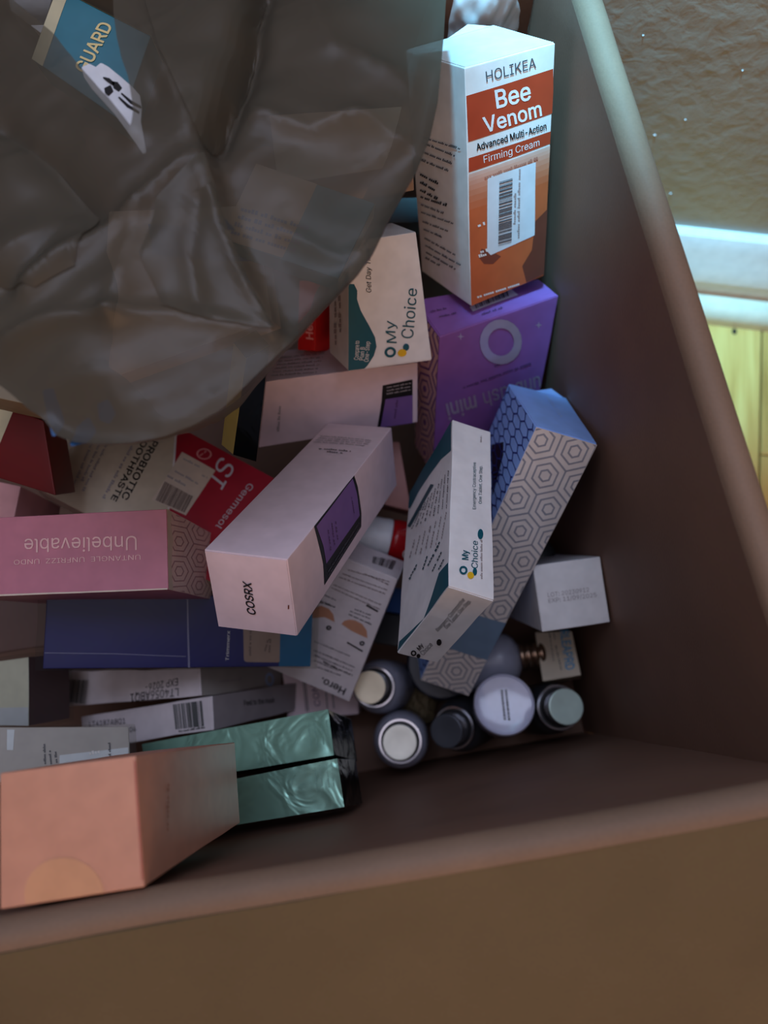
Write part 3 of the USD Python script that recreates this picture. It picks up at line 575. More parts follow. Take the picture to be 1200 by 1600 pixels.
('T','hex','T','lettering','paleblue','UNBRUSH',0,[[0.531,0.902],[0.541,0.331],[0.611,0.972]]),
('P','hex','L','printed_label','black',0,[[0.768,0.811],[0.511,0.865],[0.388,0.837],[0.281,0.765],[0.224,0.719]]),
('W','hex','L','small_print','cobalt',0,[[[0.414,0.763],[0.263,0.803],[0.458,0.764]],[[0.37,0.755],[0.242,0.789],[0.413,0.756]],[[0.334,0.744],[0.221,0.775],[0.378,0.744]],[[0.284,0.735],[0.207,0.757],[0.329,0.735]]]),
('H','hex','L','crackle_print','cobalt',[[0.678,0.912],[0.456,0.92],[0.706,0.881]],0.12),
('T','choice','N','lettering','teal','My',1,[[0.42,0.159],[0.412,0.209],[0.283,0.153]]),
('T','choice','N','lettering','teal','Choice',0,[[0.631,0.129],[0.635,0.273],[0.493,0.125]]),
('D','choice','N','printed_emblem','teal',[[0.404,0.103],[0.4,0.096],[0.387,0.089],[0.367,0.083],[0.343,0.078],[0.315,0.075],[0.287,0.074],[0.262,0.076],[0.242,0.08],[0.229,0.085],[0.224,0.092],[0.228,0.099],[0.241,0.106],[0.26,0.113],[0.285,0.117],[0.313,0.12],[0.341,0.121],[0.366,0.119],[0.386,0.116],[0.399,0.11]],[[0.363,0.101],[0.361,0.097],[0.354,0.093],[0.343,0.089],[0.33,0.087],[0.315,0.085],[0.299,0.085],[0.286,0.086],[0.274,0.088],[0.267,0.091],[0.265,0.094],[0.267,0.098],[0.274,0.102],[0.285,0.106],[0.298,0.108],[0.313,0.11],[0.329,0.11],[0.343,0.11],[0.354,0.107],[0.361,0.104]]),
('D','choice','N','printed_emblem','yolk',[[0.543,0.088],[0.54,0.082],[0.53,0.076],[0.514,0.072],[0.494,0.068],[0.472,0.065],[0.45,0.065],[0.43,0.066],[0.414,0.069],[0.404,0.073],[0.4,0.079],[0.404,0.084],[0.414,0.09],[0.429,0.095],[0.449,0.099],[0.471,0.101],[0.494,0.102],[0.514,0.1],[0.53,0.097],[0.54,0.093]],[]),
('D','choice','N','printed_emblem','teal',[[0.611,0.112],[0.609,0.105],[0.602,0.1],[0.592,0.095],[0.579,0.091],[0.565,0.089],[0.551,0.089],[0.538,0.091],[0.528,0.095],[0.521,0.1],[0.519,0.106],[0.521,0.112],[0.528,0.118],[0.538,0.123],[0.551,0.127],[0.565,0.129],[0.58,0.128],[0.593,0.126],[0.603,0.123],[0.609,0.118]],[]),
('W','choice','N','small_print','palegrey',0,[[[0.73,0.083],[0.74,0.287],[0.678,0.08]]]),
('D','choice','N','printed_emblem','teal',[[0.76,0.321],[0.756,0.312],[0.747,0.303],[0.733,0.296],[0.715,0.29],[0.695,0.288],[0.676,0.288],[0.658,0.291],[0.644,0.296],[0.635,0.303],[0.633,0.312],[0.636,0.321],[0.645,0.33],[0.66,0.337],[0.677,0.342],[0.697,0.345],[0.717,0.345],[0.735,0.342],[0.749,0.337],[0.757,0.329]],[]),
('T','choice','N','lettering','teal','Emergency Contraceptive',0,[[0.601,0.457],[0.606,0.751],[0.518,0.451]]),
('T','choice','N','lettering','teal','One Tablet. One Step.',0,[[0.751,0.502],[0.763,0.742],[0.672,0.497]]),
('W','choice','N','small_print','palegrey',0,[[[0.754,0.903],[0.756,0.949],[0.711,0.9]]]),
('T','choice','B','lettering','ink','Emergency Contraceptive',0,[[0.457,0.545],[0.491,0.091],[0.355,0.518]]),
('T','choice','B','lettering','ink','One Tablet. One Step.',0,[[0.581,0.484],[0.615,0.083],[0.485,0.461]]),
('T','choice','B','lettering','ink','My',1,[[0.41,0.871],[0.402,0.78],[0.297,0.841]]),
('T','choice','B','lettering','greyink','Choice',0,[[0.57,0.926],[0.582,0.737],[0.437,0.894]]),
('D','choice','B','printed_emblem','ink',[[0.376,0.91],[0.388,0.923],[0.393,0.936],[0.391,0.948],[0.382,0.956],[0.366,0.961],[0.346,0.963],[0.323,0.96],[0.3,0.953],[0.279,0.943],[0.261,0.93],[0.25,0.917],[0.245,0.905],[0.247,0.893],[0.256,0.885],[0.271,0.88],[0.291,0.879],[0.314,0.882],[0.337,0.888],[0.358,0.898]],[[0.347,0.915],[0.353,0.922],[0.356,0.928],[0.355,0.934],[0.35,0.938],[0.342,0.941],[0.332,0.941],[0.321,0.94],[0.309,0.936],[0.299,0.931],[0.29,0.925],[0.284,0.919],[0.282,0.912],[0.283,0.907],[0.287,0.903],[0.295,0.9],[0.305,0.899],[0.316,0.901],[0.328,0.904],[0.339,0.909]]),
('D','choice','B','printed_emblem','ink',[[0.505,0.938],[0.515,0.949],[0.52,0.959],[0.52,0.968],[0.515,0.974],[0.505,0.978],[0.491,0.978],[0.474,0.976],[0.457,0.97],[0.44,0.962],[0.426,0.952],[0.416,0.941],[0.411,0.931],[0.412,0.923],[0.417,0.916],[0.427,0.912],[0.441,0.912],[0.457,0.915],[0.475,0.92],[0.491,0.928]],[]),
('D','choice','B','printed_emblem','ink',[[0.704,0.668],[0.718,0.682],[0.726,0.695],[0.727,0.707],[0.721,0.716],[0.708,0.72],[0.69,0.721],[0.668,0.717],[0.644,0.71],[0.622,0.699],[0.603,0.686],[0.588,0.672],[0.58,0.658],[0.58,0.647],[0.586,0.639],[0.599,0.634],[0.617,0.633],[0.639,0.637],[0.662,0.644],[0.684,0.655]],[]),
('P','choice','L','printed_corner','teal',0,[[0.017,0.999],[0.02,0.793],[0.219,0.846],[0.47,0.867],[0.721,0.876],[0.951,0.863],[1.07,0.943],[1.117,1.053]]),
('P','choice','L','printed_corner','teal',0,[[0.007,0.121],[-0.004,-0.002],[0.987,0.005],[0.958,0.047],[0.447,0.001],[0.302,0.068],[0.171,0.132]]),
('W','choice','L','small_print','tealink',1,[[[0.895,0.708],[0.353,0.741],[0.959,0.745]]]),
('W','choice','L','small_print','greyink',0,[[[0.6,0.72],[0.858,0.683],[0.577,0.706]],[[0.528,0.715],[0.745,0.65],[0.505,0.701]],[[0.458,0.71],[0.637,0.617],[0.435,0.697]],[[0.388,0.706],[0.532,0.586],[0.366,0.693]],[[0.321,0.701],[0.432,0.556],[0.298,0.688]],[[0.254,0.696],[0.335,0.527],[0.232,0.684]],[[0.188,0.692],[0.241,0.499],[0.167,0.68]],[[0.124,0.688],[0.151,0.472],[0.103,0.676]],[[0.061,0.683],[0.064,0.446],[0.041,0.672]]]),
('W','choice','L','small_print','palegrey',0,[[[0.756,0.572],[0.853,0.49],[0.724,0.556]],[[0.629,0.545],[0.724,0.453],[0.598,0.53]],[[0.506,0.519],[0.6,0.418],[0.477,0.505]],[[0.389,0.495],[0.481,0.384],[0.361,0.481]],[[0.276,0.471],[0.368,0.352],[0.249,0.458]],[[0.167,0.448],[0.259,0.321],[0.142,0.435]],[[0.062,0.427],[0.155,0.292],[0.038,0.414]]]),
('W','choice','L','small_print','tealink',0,[[[0.655,0.379],[0.816,0.347],[0.619,0.361]],[[0.433,0.335],[0.529,0.292],[0.399,0.318]],[[0.181,0.31],[0.422,0.272],[0.151,0.293]],[[0.137,0.235],[0.323,0.201],[0.108,0.219]],[[0.084,0.172],[0.208,0.153],[0.057,0.157]]]),
('T','lot','N','lettering','palegrey','LOT: 20230912',0,[[0.15,0.506],[0.758,0.504],[0.152,0.569]]),
('T','lot','N','lettering','palegrey','EXP: 11/09/2025',0,[[0.149,0.419],[0.859,0.411],[0.149,0.482]]),
('T','blueletter','N','lettering','skyink','RLEAPRD',1,[[0.682,1.024],[0.645,0.15],[0.914,1.034]]),
('W','blueletter','N','small_print','greyink',0,[[[0.37,0.989],[0.36,0.381],[0.413,0.994]],[[0.489,0.986],[0.486,0.813],[0.532,0.99]],[[0.479,0.701],[0.512,0.166],[0.522,0.706]]]),
('W','hero','N','small_print','brownink',0,[[[0.497,0.929],[0.933,0.963],[0.496,0.937]],[[0.669,0.95],[0.939,0.94],[0.67,0.958]],[[0.46,0.889],[0.94,0.901],[0.46,0.897]],[[0.438,0.857],[0.937,0.87],[0.438,0.866]],[[0.41,0.789],[0.935,0.784],[0.411,0.798]],[[0.403,0.762],[0.94,0.75],[0.404,0.771]]]),
('W','hero','N','small_print','ink',1,[[[0.798,0.738],[0.931,0.727],[0.801,0.75]]]),
('W','hero','N','small_print','greyink',0,[[[0.703,0.679],[0.885,0.683],[0.703,0.69]],[[0.667,0.653],[0.891,0.659],[0.667,0.664]],[[0.337,0.641],[0.511,0.637],[0.338,0.652]],[[0.362,0.69],[0.492,0.687],[0.363,0.7]]]),
('W','hero','N','small_print','ink',0,[[[0.666,0.627],[0.919,0.621],[0.667,0.64]],[[0.344,0.628],[0.511,0.637],[0.343,0.641]]]),
('P','hero','N','printed_semicircle','skin',0,[[0.313,0.49],[0.3,0.543],[0.318,0.579],[0.367,0.61],[0.453,0.61],[0.518,0.583],[0.558,0.533],[0.443,0.539]]),
('P','hero','N','printed_semicircle','skin',0,[[0.632,0.539],[0.646,0.57],[0.691,0.594],[0.749,0.606],[0.831,0.6],[0.898,0.568],[0.933,0.517],[0.818,0.518],[0.744,0.522]]),
('D','hero','N','printed_emblem','ink',[[0.547,0.485],[0.548,0.48],[0.547,0.474],[0.543,0.469],[0.538,0.464],[0.53,0.461],[0.522,0.46],[0.514,0.46],[0.507,0.462],[0.501,0.465],[0.497,0.47],[0.496,0.475],[0.497,0.481],[0.5,0.486],[0.506,0.491],[0.514,0.494],[0.522,0.495],[0.53,0.495],[0.537,0.493],[0.543,0.49]],[[0.532,0.481],[0.532,0.478],[0.532,0.476],[0.531,0.474],[0.528,0.472],[0.525,0.471],[0.522,0.47],[0.519,0.47],[0.516,0.471],[0.513,0.473],[0.512,0.474],[0.511,0.477],[0.512,0.479],[0.513,0.481],[0.516,0.483],[0.519,0.484],[0.522,0.485],[0.525,0.485],[0.528,0.484],[0.53,0.482]]),
('D','hero','N','printed_emblem','ink',[[0.925,0.475],[0.926,0.469],[0.925,0.464],[0.922,0.459],[0.916,0.454],[0.909,0.451],[0.901,0.449],[0.893,0.45],[0.885,0.452],[0.879,0.455],[0.875,0.46],[0.874,0.465],[0.875,0.471],[0.879,0.476],[0.884,0.48],[0.891,0.483],[0.899,0.485],[0.908,0.485],[0.915,0.483],[0.921,0.479]],[[0.91,0.47],[0.911,0.468],[0.91,0.466],[0.909,0.464],[0.907,0.462],[0.904,0.461],[0.9,0.46],[0.897,0.46],[0.894,0.461],[0.892,0.462],[0.89,0.464],[0.89,0.466],[0.89,0.469],[0.892,0.471],[0.894,0.473],[0.897,0.474],[0.9,0.474],[0.903,0.474],[0.906,0.474],[0.908,0.472]]),
('W','hero','N','small_print','ink',1,[[[0.752,0.424],[0.935,0.407],[0.755,0.435]]]),
('W','hero','N','small_print','greyink',0,[[[0.427,0.335],[0.834,0.338],[0.428,0.345]],[[0.454,0.269],[0.928,0.271],[0.454,0.279]],[[0.479,0.233],[0.91,0.238],[0.48,0.244]],[[0.498,0.196],[0.784,0.199],[0.499,0.206]],[[0.547,0.157],[0.829,0.169],[0.547,0.167]]]),
('W','hero','N','small_print','ink',0,[[[0.592,0.214],[0.929,0.201],[0.594,0.228]]]),
('T','hero','N','lettering','ink','Hero.',1,[[0.926,0.09],[0.643,0.1],[0.921,0.036]]),
('B','hero','T','barcode','ink',0,26,9,[[0.672,0.573],[0.91,0.813],[0.907,0.286],[0.694,0.231]]),
('T','pink','N','lettering','rosegold','Unbelievable',0,[[0.856,0.676],[0.309,0.703],[0.855,0.501]]),
('T','pink','N','lettering','rosegold','UNTANGLE  UNFRIZZ  UNDO',0,[[0.872,0.44],[0.256,0.443],[0.872,0.38]]),
('P','pink','R','patterned_panel','blush',0,[[0.0,0.0],[1.0,0.0],[1.0,1.0],[0.0,1.0]]),
('H','pink','R','hexagon_print','roseline',[[0.223,0.656],[0.22,0.265],[0.666,0.545]],0.06),
('P','pink','N','card_edge','stickerwarm',0,[[0.023,0.023],[0.997,0.017],[0.997,-0.003],[0.022,-0.002]]),
('P','pink','R','card_edge','stickerwarm',2,[[0.009,0.989],[0.087,0.987],[0.06,0.84],[0.101,0.623],[0.057,0.326],[0.086,-0.004],[-0.014,-0.002]]),
('P','tooth','N','printed_panel','crimson',0,[[0.398,1.037],[0.988,1.037],[0.964,-0.045],[0.658,-0.064],[0.579,0.353],[0.482,0.738]]),
('P','tooth','N','printed_line','white',1,[[0.401,0.997],[0.411,0.997],[0.482,0.738],[0.579,0.353],[0.572,0.346],[0.475,0.731]]),
('P','tooth','N','price_sticker','stickerwarm',2,[[0.489,0.823],[0.653,0.818],[0.652,0.37],[0.493,0.348],[0.493,0.561]]),
('B','tooth','N','barcode','umberink',0,40,11,[[0.499,0.531],[0.636,0.535],[0.644,0.386],[0.509,0.358]]),
('W','tooth','N','small_print','palegrey',0,[[[0.51,0.769],[0.589,0.773],[0.509,0.79]],[[0.51,0.643],[0.623,0.64],[0.509,0.664]],[[0.616,0.721],[0.641,0.722],[0.615,0.742]]]),
('W','tooth','N','small_print','palegrey',0,[[[0.494,0.576],[0.582,0.576],[0.493,0.602]]]),
('T','tooth','N','lettering','silverwhite','SI',0,[[0.638,0.952],[0.643,0.725],[0.716,0.924]]),
('T','tooth','N','lettering','ink','PROBIOTIC',1,[[0.352,0.798],[0.376,0.246],[0.381,0.799]]),
('T','tooth','N','lettering','ink','TOOTHPASTE',1,[[0.312,0.818],[0.341,0.195],[0.338,0.821]]),
('T','tooth','N','lettering','silverwhite','Genmesol',0,[[0.798,0.862],[0.78,0.408],[0.825,0.857]]),
('D','tooth','N','printed_emblem','palerose',[[0.602,0.925],[0.605,0.911],[0.604,0.895],[0.601,0.879],[0.595,0.865],[0.588,0.853],[0.578,0.846],[0.569,0.844],[0.56,0.846],[0.552,0.853],[0.546,0.865],[0.543,0.879],[0.544,0.895],[0.547,0.911],[0.553,0.926],[0.56,0.937],[0.57,0.944],[0.579,0.947],[0.588,0.944],[0.596,0.937]],[[0.596,0.919],[0.598,0.908],[0.598,0.895],[0.596,0.882],[0.591,0.871],[0.585,0.862],[0.577,0.856],[0.57,0.854],[0.562,0.856],[0.556,0.862],[0.552,0.871],[0.55,0.882],[0.55,0.895],[0.552,0.908],[0.557,0.919],[0.563,0.929],[0.571,0.934],[0.578,0.936],[0.586,0.934],[0.592,0.928]]),
('W','tooth','N','small_print','palerose',0,[[[0.565,0.86],[0.578,0.924],[0.557,0.867]]]),
('W','tooth','N','small_print','palegrey',0,[[[0.287,0.665],[0.307,0.171],[0.301,0.665]]]),
('W','tooth','N','small_print','palegrey',0,[[[0.129,0.555],[0.168,0.145],[0.141,0.558]],[[0.159,0.588],[0.188,0.211],[0.171,0.59]],[[0.187,0.618],[0.215,0.146],[0.199,0.619]]]),
('P','navy','N','printed_band','bluegreen',0,[[0.862,0.986],[0.997,0.994],[1.008,0.007],[0.873,0.006]]),
('P','navy','N','sticker','stickerbeige',1,[[0.725,0.608],[0.872,0.612],[0.875,0.074],[0.868,0.061],[0.741,0.073],[0.733,0.104]]),
('W','navy','N','small_print','umberink',0,[[[0.76,0.158],[0.758,0.564],[0.75,0.159]],[[0.818,0.22],[0.828,0.384],[0.808,0.23]],[[0.836,0.202],[0.838,0.402],[0.825,0.206]]]),
('T','navy','N','lettering','white','Trimmerx',0,[[0.674,0.088],[0.675,0.509],[0.662,0.093]]),
('P','navy','N','shrink_crease','filmline',1,[[0.505,0.958],[0.509,0.958],[0.528,-0.024],[0.521,-0.023]]),
('P','navy','N','shrink_crease','filmline',1,[[0.004,0.216],[0.251,0.2],[0.51,0.162],[0.51,0.153],[0.251,0.192],[0.004,0.208]]),
('B','lt4056','N','barcode','greenink',0,18,13,[[0.068,0.728],[0.23,0.75],[0.203,0.03],[0.041,0.128]]),
('T','lt4056','N','lettering','ink','LT4056ABQ1',0,[[0.853,0.333],[0.517,0.239],[0.851,0.07]]),
('T','lt4056','N','lettering','ink','EXP 2026-',0,[[0.851,0.665],[0.624,0.521],[0.849,0.423]]),
('P','lt4056','R','printed_band','cobaltbox',0,[[0.583,0.889],[0.968,0.867],[0.982,0.034],[0.602,0.028]]),
('D','lt4056','R','printed_emblem','paleblue',[[0.884,0.267],[0.882,0.185],[0.873,0.112],[0.859,0.057],[0.84,0.025],[0.819,0.02],[0.798,0.041],[0.779,0.087],[0.763,0.152],[0.753,0.231],[0.749,0.315],[0.752,0.396],[0.76,0.467],[0.775,0.52],[0.793,0.551],[0.813,0.558],[0.834,0.538],[0.853,0.494],[0.869,0.43],[0.88,0.352]],[[0.857,0.277],[0.855,0.227],[0.85,0.184],[0.842,0.151],[0.83,0.132],[0.818,0.129],[0.805,0.141],[0.794,0.169],[0.784,0.208],[0.778,0.255],[0.776,0.305],[0.777,0.354],[0.783,0.397],[0.791,0.429],[0.802,0.448],[0.814,0.452],[0.827,0.439],[0.838,0.413],[0.848,0.374],[0.854,0.327]]),
('W','lt4056','R','small_print','palegrey',0,[[[0.193,0.417],[0.449,0.373],[0.191,0.533]]]),
('T','lt4187','N','lettering','ink','LT4187ABQ1',0,[[0.07,0.65],[0.362,0.594],[0.072,0.811]]),
('T','lt4187','N','lettering','ink','-04',0,[[0.368,0.314],[0.442,0.316],[0.37,0.465]]),
('B','lt4187','N','barcode','greenink',0,18,17,[[0.733,0.922],[0.936,0.908],[0.943,0.15],[0.742,0.168]]),
('W','lt4187','N','small_print','greenink',0,[[[0.763,0.072],[0.947,0.091],[0.761,0.129]]]),
('T','lt4187','R','lettering','ink','Peel to the mask',1,[[0.316,0.531],[0.675,0.442],[0.309,0.696]]),
('W','graybox','N','small_print','greyink',0,[[[0.463,0.306],[0.458,0.709],[0.448,0.305]],[[0.499,0.303],[0.493,0.565],[0.483,0.3]],[[0.535,0.324],[0.528,0.539],[0.519,0.32]],[[0.875,0.382],[0.874,0.691],[0.858,0.381]]]),
('P','graybox','N','shrink_film_patch','filmlight',0,[[0.548,0.466],[0.99,0.586],[0.985,0.187],[0.546,0.169]]),
('W','graybox','N','small_print','white',0,[[[0.736,0.453],[0.808,0.497],[0.731,0.524]]]),
('P','graybox','N','shrink_film_patch','filmlight',0,[[0.228,0.952],[0.273,0.951],[0.264,0.578],[0.227,0.58]]),
('P','cream','N','shrink_film_patch','filmlight',0,[[-0.001,0.282],[1.004,0.269],[1.001,0.001],[-0.001,-0.001]]),
('P','peach','N','thumb_tab','peachlight',0,[[0.724,-0.01],[0.72,0.047],[0.705,0.104],[0.678,0.158],[0.64,0.207],[0.594,0.248],[0.541,0.28],[0.485,0.301],[0.426,0.31],[0.369,0.306],[0.315,0.291],[0.268,0.264],[0.229,0.227],[0.199,0.182],[0.181,0.131],[0.174,0.076],[0.182,0.012],[0.716,0.009]]),
('P','peach','N','seam','peachdark',0,[[0.983,0.971],[1.001,0.948],[1.001,0.074],[0.985,0.04],[0.984,0.407]]),
('W','peach','R','small_print','peachfaint',0,[[[0.186,0.319],[0.219,0.716],[0.167,0.33]]]),
('W','teal1','N','embossed_lettering','foil_bright',0,[[[0.896,0.218],[0.899,0.778],[0.885,0.221]],[[0.927,0.222],[0.925,0.785],[0.917,0.223]],[[0.96,0.253],[0.962,0.782],[0.95,0.256]],[[0.985,0.262],[0.988,0.789],[0.976,0.265]]]),
('W','teal2','N','embossed_lettering','foil_bright',0,[[[0.87,0.405],[0.875,0.94],[0.86,0.408]],[[0.904,0.407],[0.902,0.946],[0.893,0.408]],[[0.938,0.435],[0.942,0.941],[0.927,0.439]],[[0.964,0.442],[0.969,0.946],[0.954,0.446]]]),
('T','covbox','N','lettering','mauveink','CON',0,[[0.478,0.209],[0.447,0.594],[0.397,0.206]]),
('W','covbox','N','small_print','greyink',1,[[[0.281,0.133],[0.271,0.682],[0.268,0.132]],[[0.308,0.13],[0.297,0.68],[0.294,0.129]],[[0.578,0.148],[0.561,0.65],[0.565,0.148]],[[0.668,0.138],[0.647,0.641],[0.654,0.138]]]),
('T','redher','N','lettering','palerose','Her',1,[[0.905,0.163],[0.823,0.448],[0.498,0.171]]),
('P','guard','N','printed_edge','beige',0,[[0.0,0.0],[0.12,0.0],[0.12,1.0],[0.0,1.0]]),
('T','guard','N','lettering','goldink','GUARD',1,[[0.54,0.23],[0.622,0.9],[0.411,0.206]]),
('P','bagteal','N','printed_panel','tan',0,[[0.001,1.0],[0.511,1.019],[0.517,0.023],[-0.001,-0.001]]),
('W','bagteal','N','small_print','denim',0,[[[0.048,0.39],[0.609,0.434],[0.042,0.445]],[[0.051,0.29],[0.604,0.332],[0.045,0.345]],[[0.053,0.191],[0.599,0.229],[0.047,0.246]],[[0.055,0.091],[0.595,0.126],[0.05,0.146]]]),
('P','bagtan','N','printed_panel','denim',0,[[0.278,0.907],[0.948,0.815],[0.939,0.528],[0.315,0.709]]),]
def prints(key, ct, parent, lift={}):
    got = {}
    rnd = random.Random(ct.seed)
    for pr in PRINTS:
        if pr[1] != key: continue
        kind, _, face = pr[:3]; W_, H_ = ct.dims(face); off = 0.0002 + lift.get(face, 0)
        sc = np.array([W_, H_]); ms = []
        name, mat = pr[3:5]
        if kind == 'T':
            v, f = text_flat(pr[5], pr[6]); a, b, c = map(np.array, pr[7])
            ms.append((a + v[:, :1] * (b - a) + v[:, 1:] * (c - a), f)); off += 0.00022
        elif kind == 'P':
            pg = sg.Polygon(np.array(pr[6]) * sc).buffer(0).intersection(sg.box(0, 0, *sc))
            v, f = poly_mesh(pg); ms.append((v / sc, f)); off += 0.00013 * pr[5]
        elif kind == 'D':
            pg = sg.Polygon(np.array(pr[5]) * sc)
            if pr[6]: pg = pg.difference(sg.Polygon(np.array(pr[6]) * sc))
            v, f = poly_mesh(pg); ms.append((v / sc, f)); off += 0.0004
        elif kind == 'W':
            for a, b, c in pr[6]:
                a, b, c = map(np.array, (a, b, c))
                L, th = np.linalg.norm((b - a) * sc), np.linalg.norm((c - a) * sc)
                if pr[5]: ms.append(rect_uv(a, b, c)); continue
                x = 0.0
                while x < L:
                    w = th * rnd.uniform(1.2, 4.5); x1 = min(L, x + w)
                    if x1 - x > th * .4:
                        nb = max(1, int((x1 - x) / (th * .62)))       # a word is a few small strokes
                        for i in range(nb):
                            p, q = x + (x1 - x) * (i + .08) / nb, x + (x1 - x) * (i + .85) / nb
                            hh = rnd.choice((.62, .62, .62, .95))
                            A, B = a + (b - a) * p / L, a + (b - a) * q / L
                            ms.append(rect_uv(A, B, A + (c - a) * hh))
                    x = x1 + th * .55
            off += 0.0004
        elif kind == 'B':
            q = np.array(pr[8]); n = pr[6]; rb2 = random.Random(pr[7]); x = 0.0
            ws = [rb2.choice((1, 1, 2, 3)) for _ in range(2 * n)]; tot = sum(ws); acc = 0
            for i, w in enumerate(ws):
                if i % 2 == 0:
                    t0, t1 = acc / tot, (acc + w) / tot
                    L = lambda a, b, t: q[a] + (q[b] - q[a]) * t
                    if pr[5] == 0: quad = [L(0, 1, t0), L(0, 1, t1), L(3, 2, t1), L(3, 2, t0)]
                    else: quad = [L(0, 3, t0), L(1, 2, t0), L(1, 2, t1), L(0, 3, t1)]
                    ms.append((np.array(quad), np.array([(0, 1, 2), (0, 2, 3)])))
                acc += w
            off += 0.00055
        elif kind == 'H':
            c, p1, p2 = (np.array(x) * sc for x in pr[5]); a, b = p1 - c, p2 - c
            if a @ b < 0: nb = [a, a + b, b, -a, -a - b, -b]
            else: nb = [a, b, b - a, -a, -b, a - b]
            hexa = np.array([(nb[k] + nb[(k + 1) % 6]) / 3 for k in range(6)])
            lw = pr[6] * np.linalg.norm(a); R_ = np.linalg.norm(hexa[0]); frame_ = sg.box(0, 0, *sc).buffer(-0.0004); rings = []
            N = int(max(sc) / min(np.linalg.norm(a), np.linalg.norm(b))) + 4
            for i in range(-N, N + 1):
                for j in range(-N, N + 1):
                    o = c + i * a + j * b
                    if not frame_.buffer(R_).contains(sg.Point(o)): continue
                    for s_ in ((1.0, .64, .3) if name == 'hexagon_print' else (1.0,)):
                        k = lw / (2 * R_)
                        rings.append(sg.Polygon(o + hexa * (s_ + k)).difference(sg.Polygon(o + hexa * max(.02, s_ - k))))
            v, f = poly_mesh(so.unary_union(rings).intersection(frame_), step=9); ms.append((v / sc, f)); off += 0.00015
        for v, f in ms:
            if len(f): got.setdefault((name, mat, face, len(got) if kind in 'PDT' else 0), []).append((ct.on(face, v, off), f if FLIP[face] > 0 else np.asarray(f)[:, ::-1]))
    stick = {}
    for (name, mat, face, _), lst in got.items():
        n, vs, fs = 0, [], []
        for v, f in lst: vs.append(v); fs.append(np.asarray(f) + n); n += len(v)
        pth = part(stick.get(face, parent) if name == 'barcode' else parent, name, (np.vstack(vs), np.vstack(fs)), mat, smooth=False, kind='stuff' if name in ('small_print', 'barcode', 'hexagon_print', 'crackle_print') else None)
        if name.endswith('sticker'): stick[face] = pth

def flap_panel(ct, face, parent, mat, lift=0.00045, inset=0.012, name='tuck_flap'):
    """The closing flap of a carton's end: a thin card a hair proud of the end, stopping short of one edge."""
    n = 9; t = np.linspace(inset, 1 - inset, n); A, B = np.meshgrid(t, t, indexing='ij'); uv = np.c_[A.ravel(), B.ravel()]
    top, bot = ct.on(face, uv, lift), ct.on(face, uv, -0.0002)
    g = grid(n, n); g = g if FLIP[face] > 0 else g[:, ::-1]
    rim = [i * n for i in range(n)] + [(n - 1) * n + j for j in range(1, n)] + [i * n + n - 1 for i in range(n - 2, -1, -1)] + [j for j in range(n - 2, 0, -1)]
    sd = [x for k in range(len(rim)) for x in ((rim[k], rim[(k + 1) % len(rim)], rim[(k + 1) % len(rim)] + n * n), (rim[k], rim[(k + 1) % len(rim)] + n * n, rim[k] + n * n))]
    part(parent, name, (np.vstack([top, bot]), np.vstack([g, np.array(sd)])), mat, smooth=False)

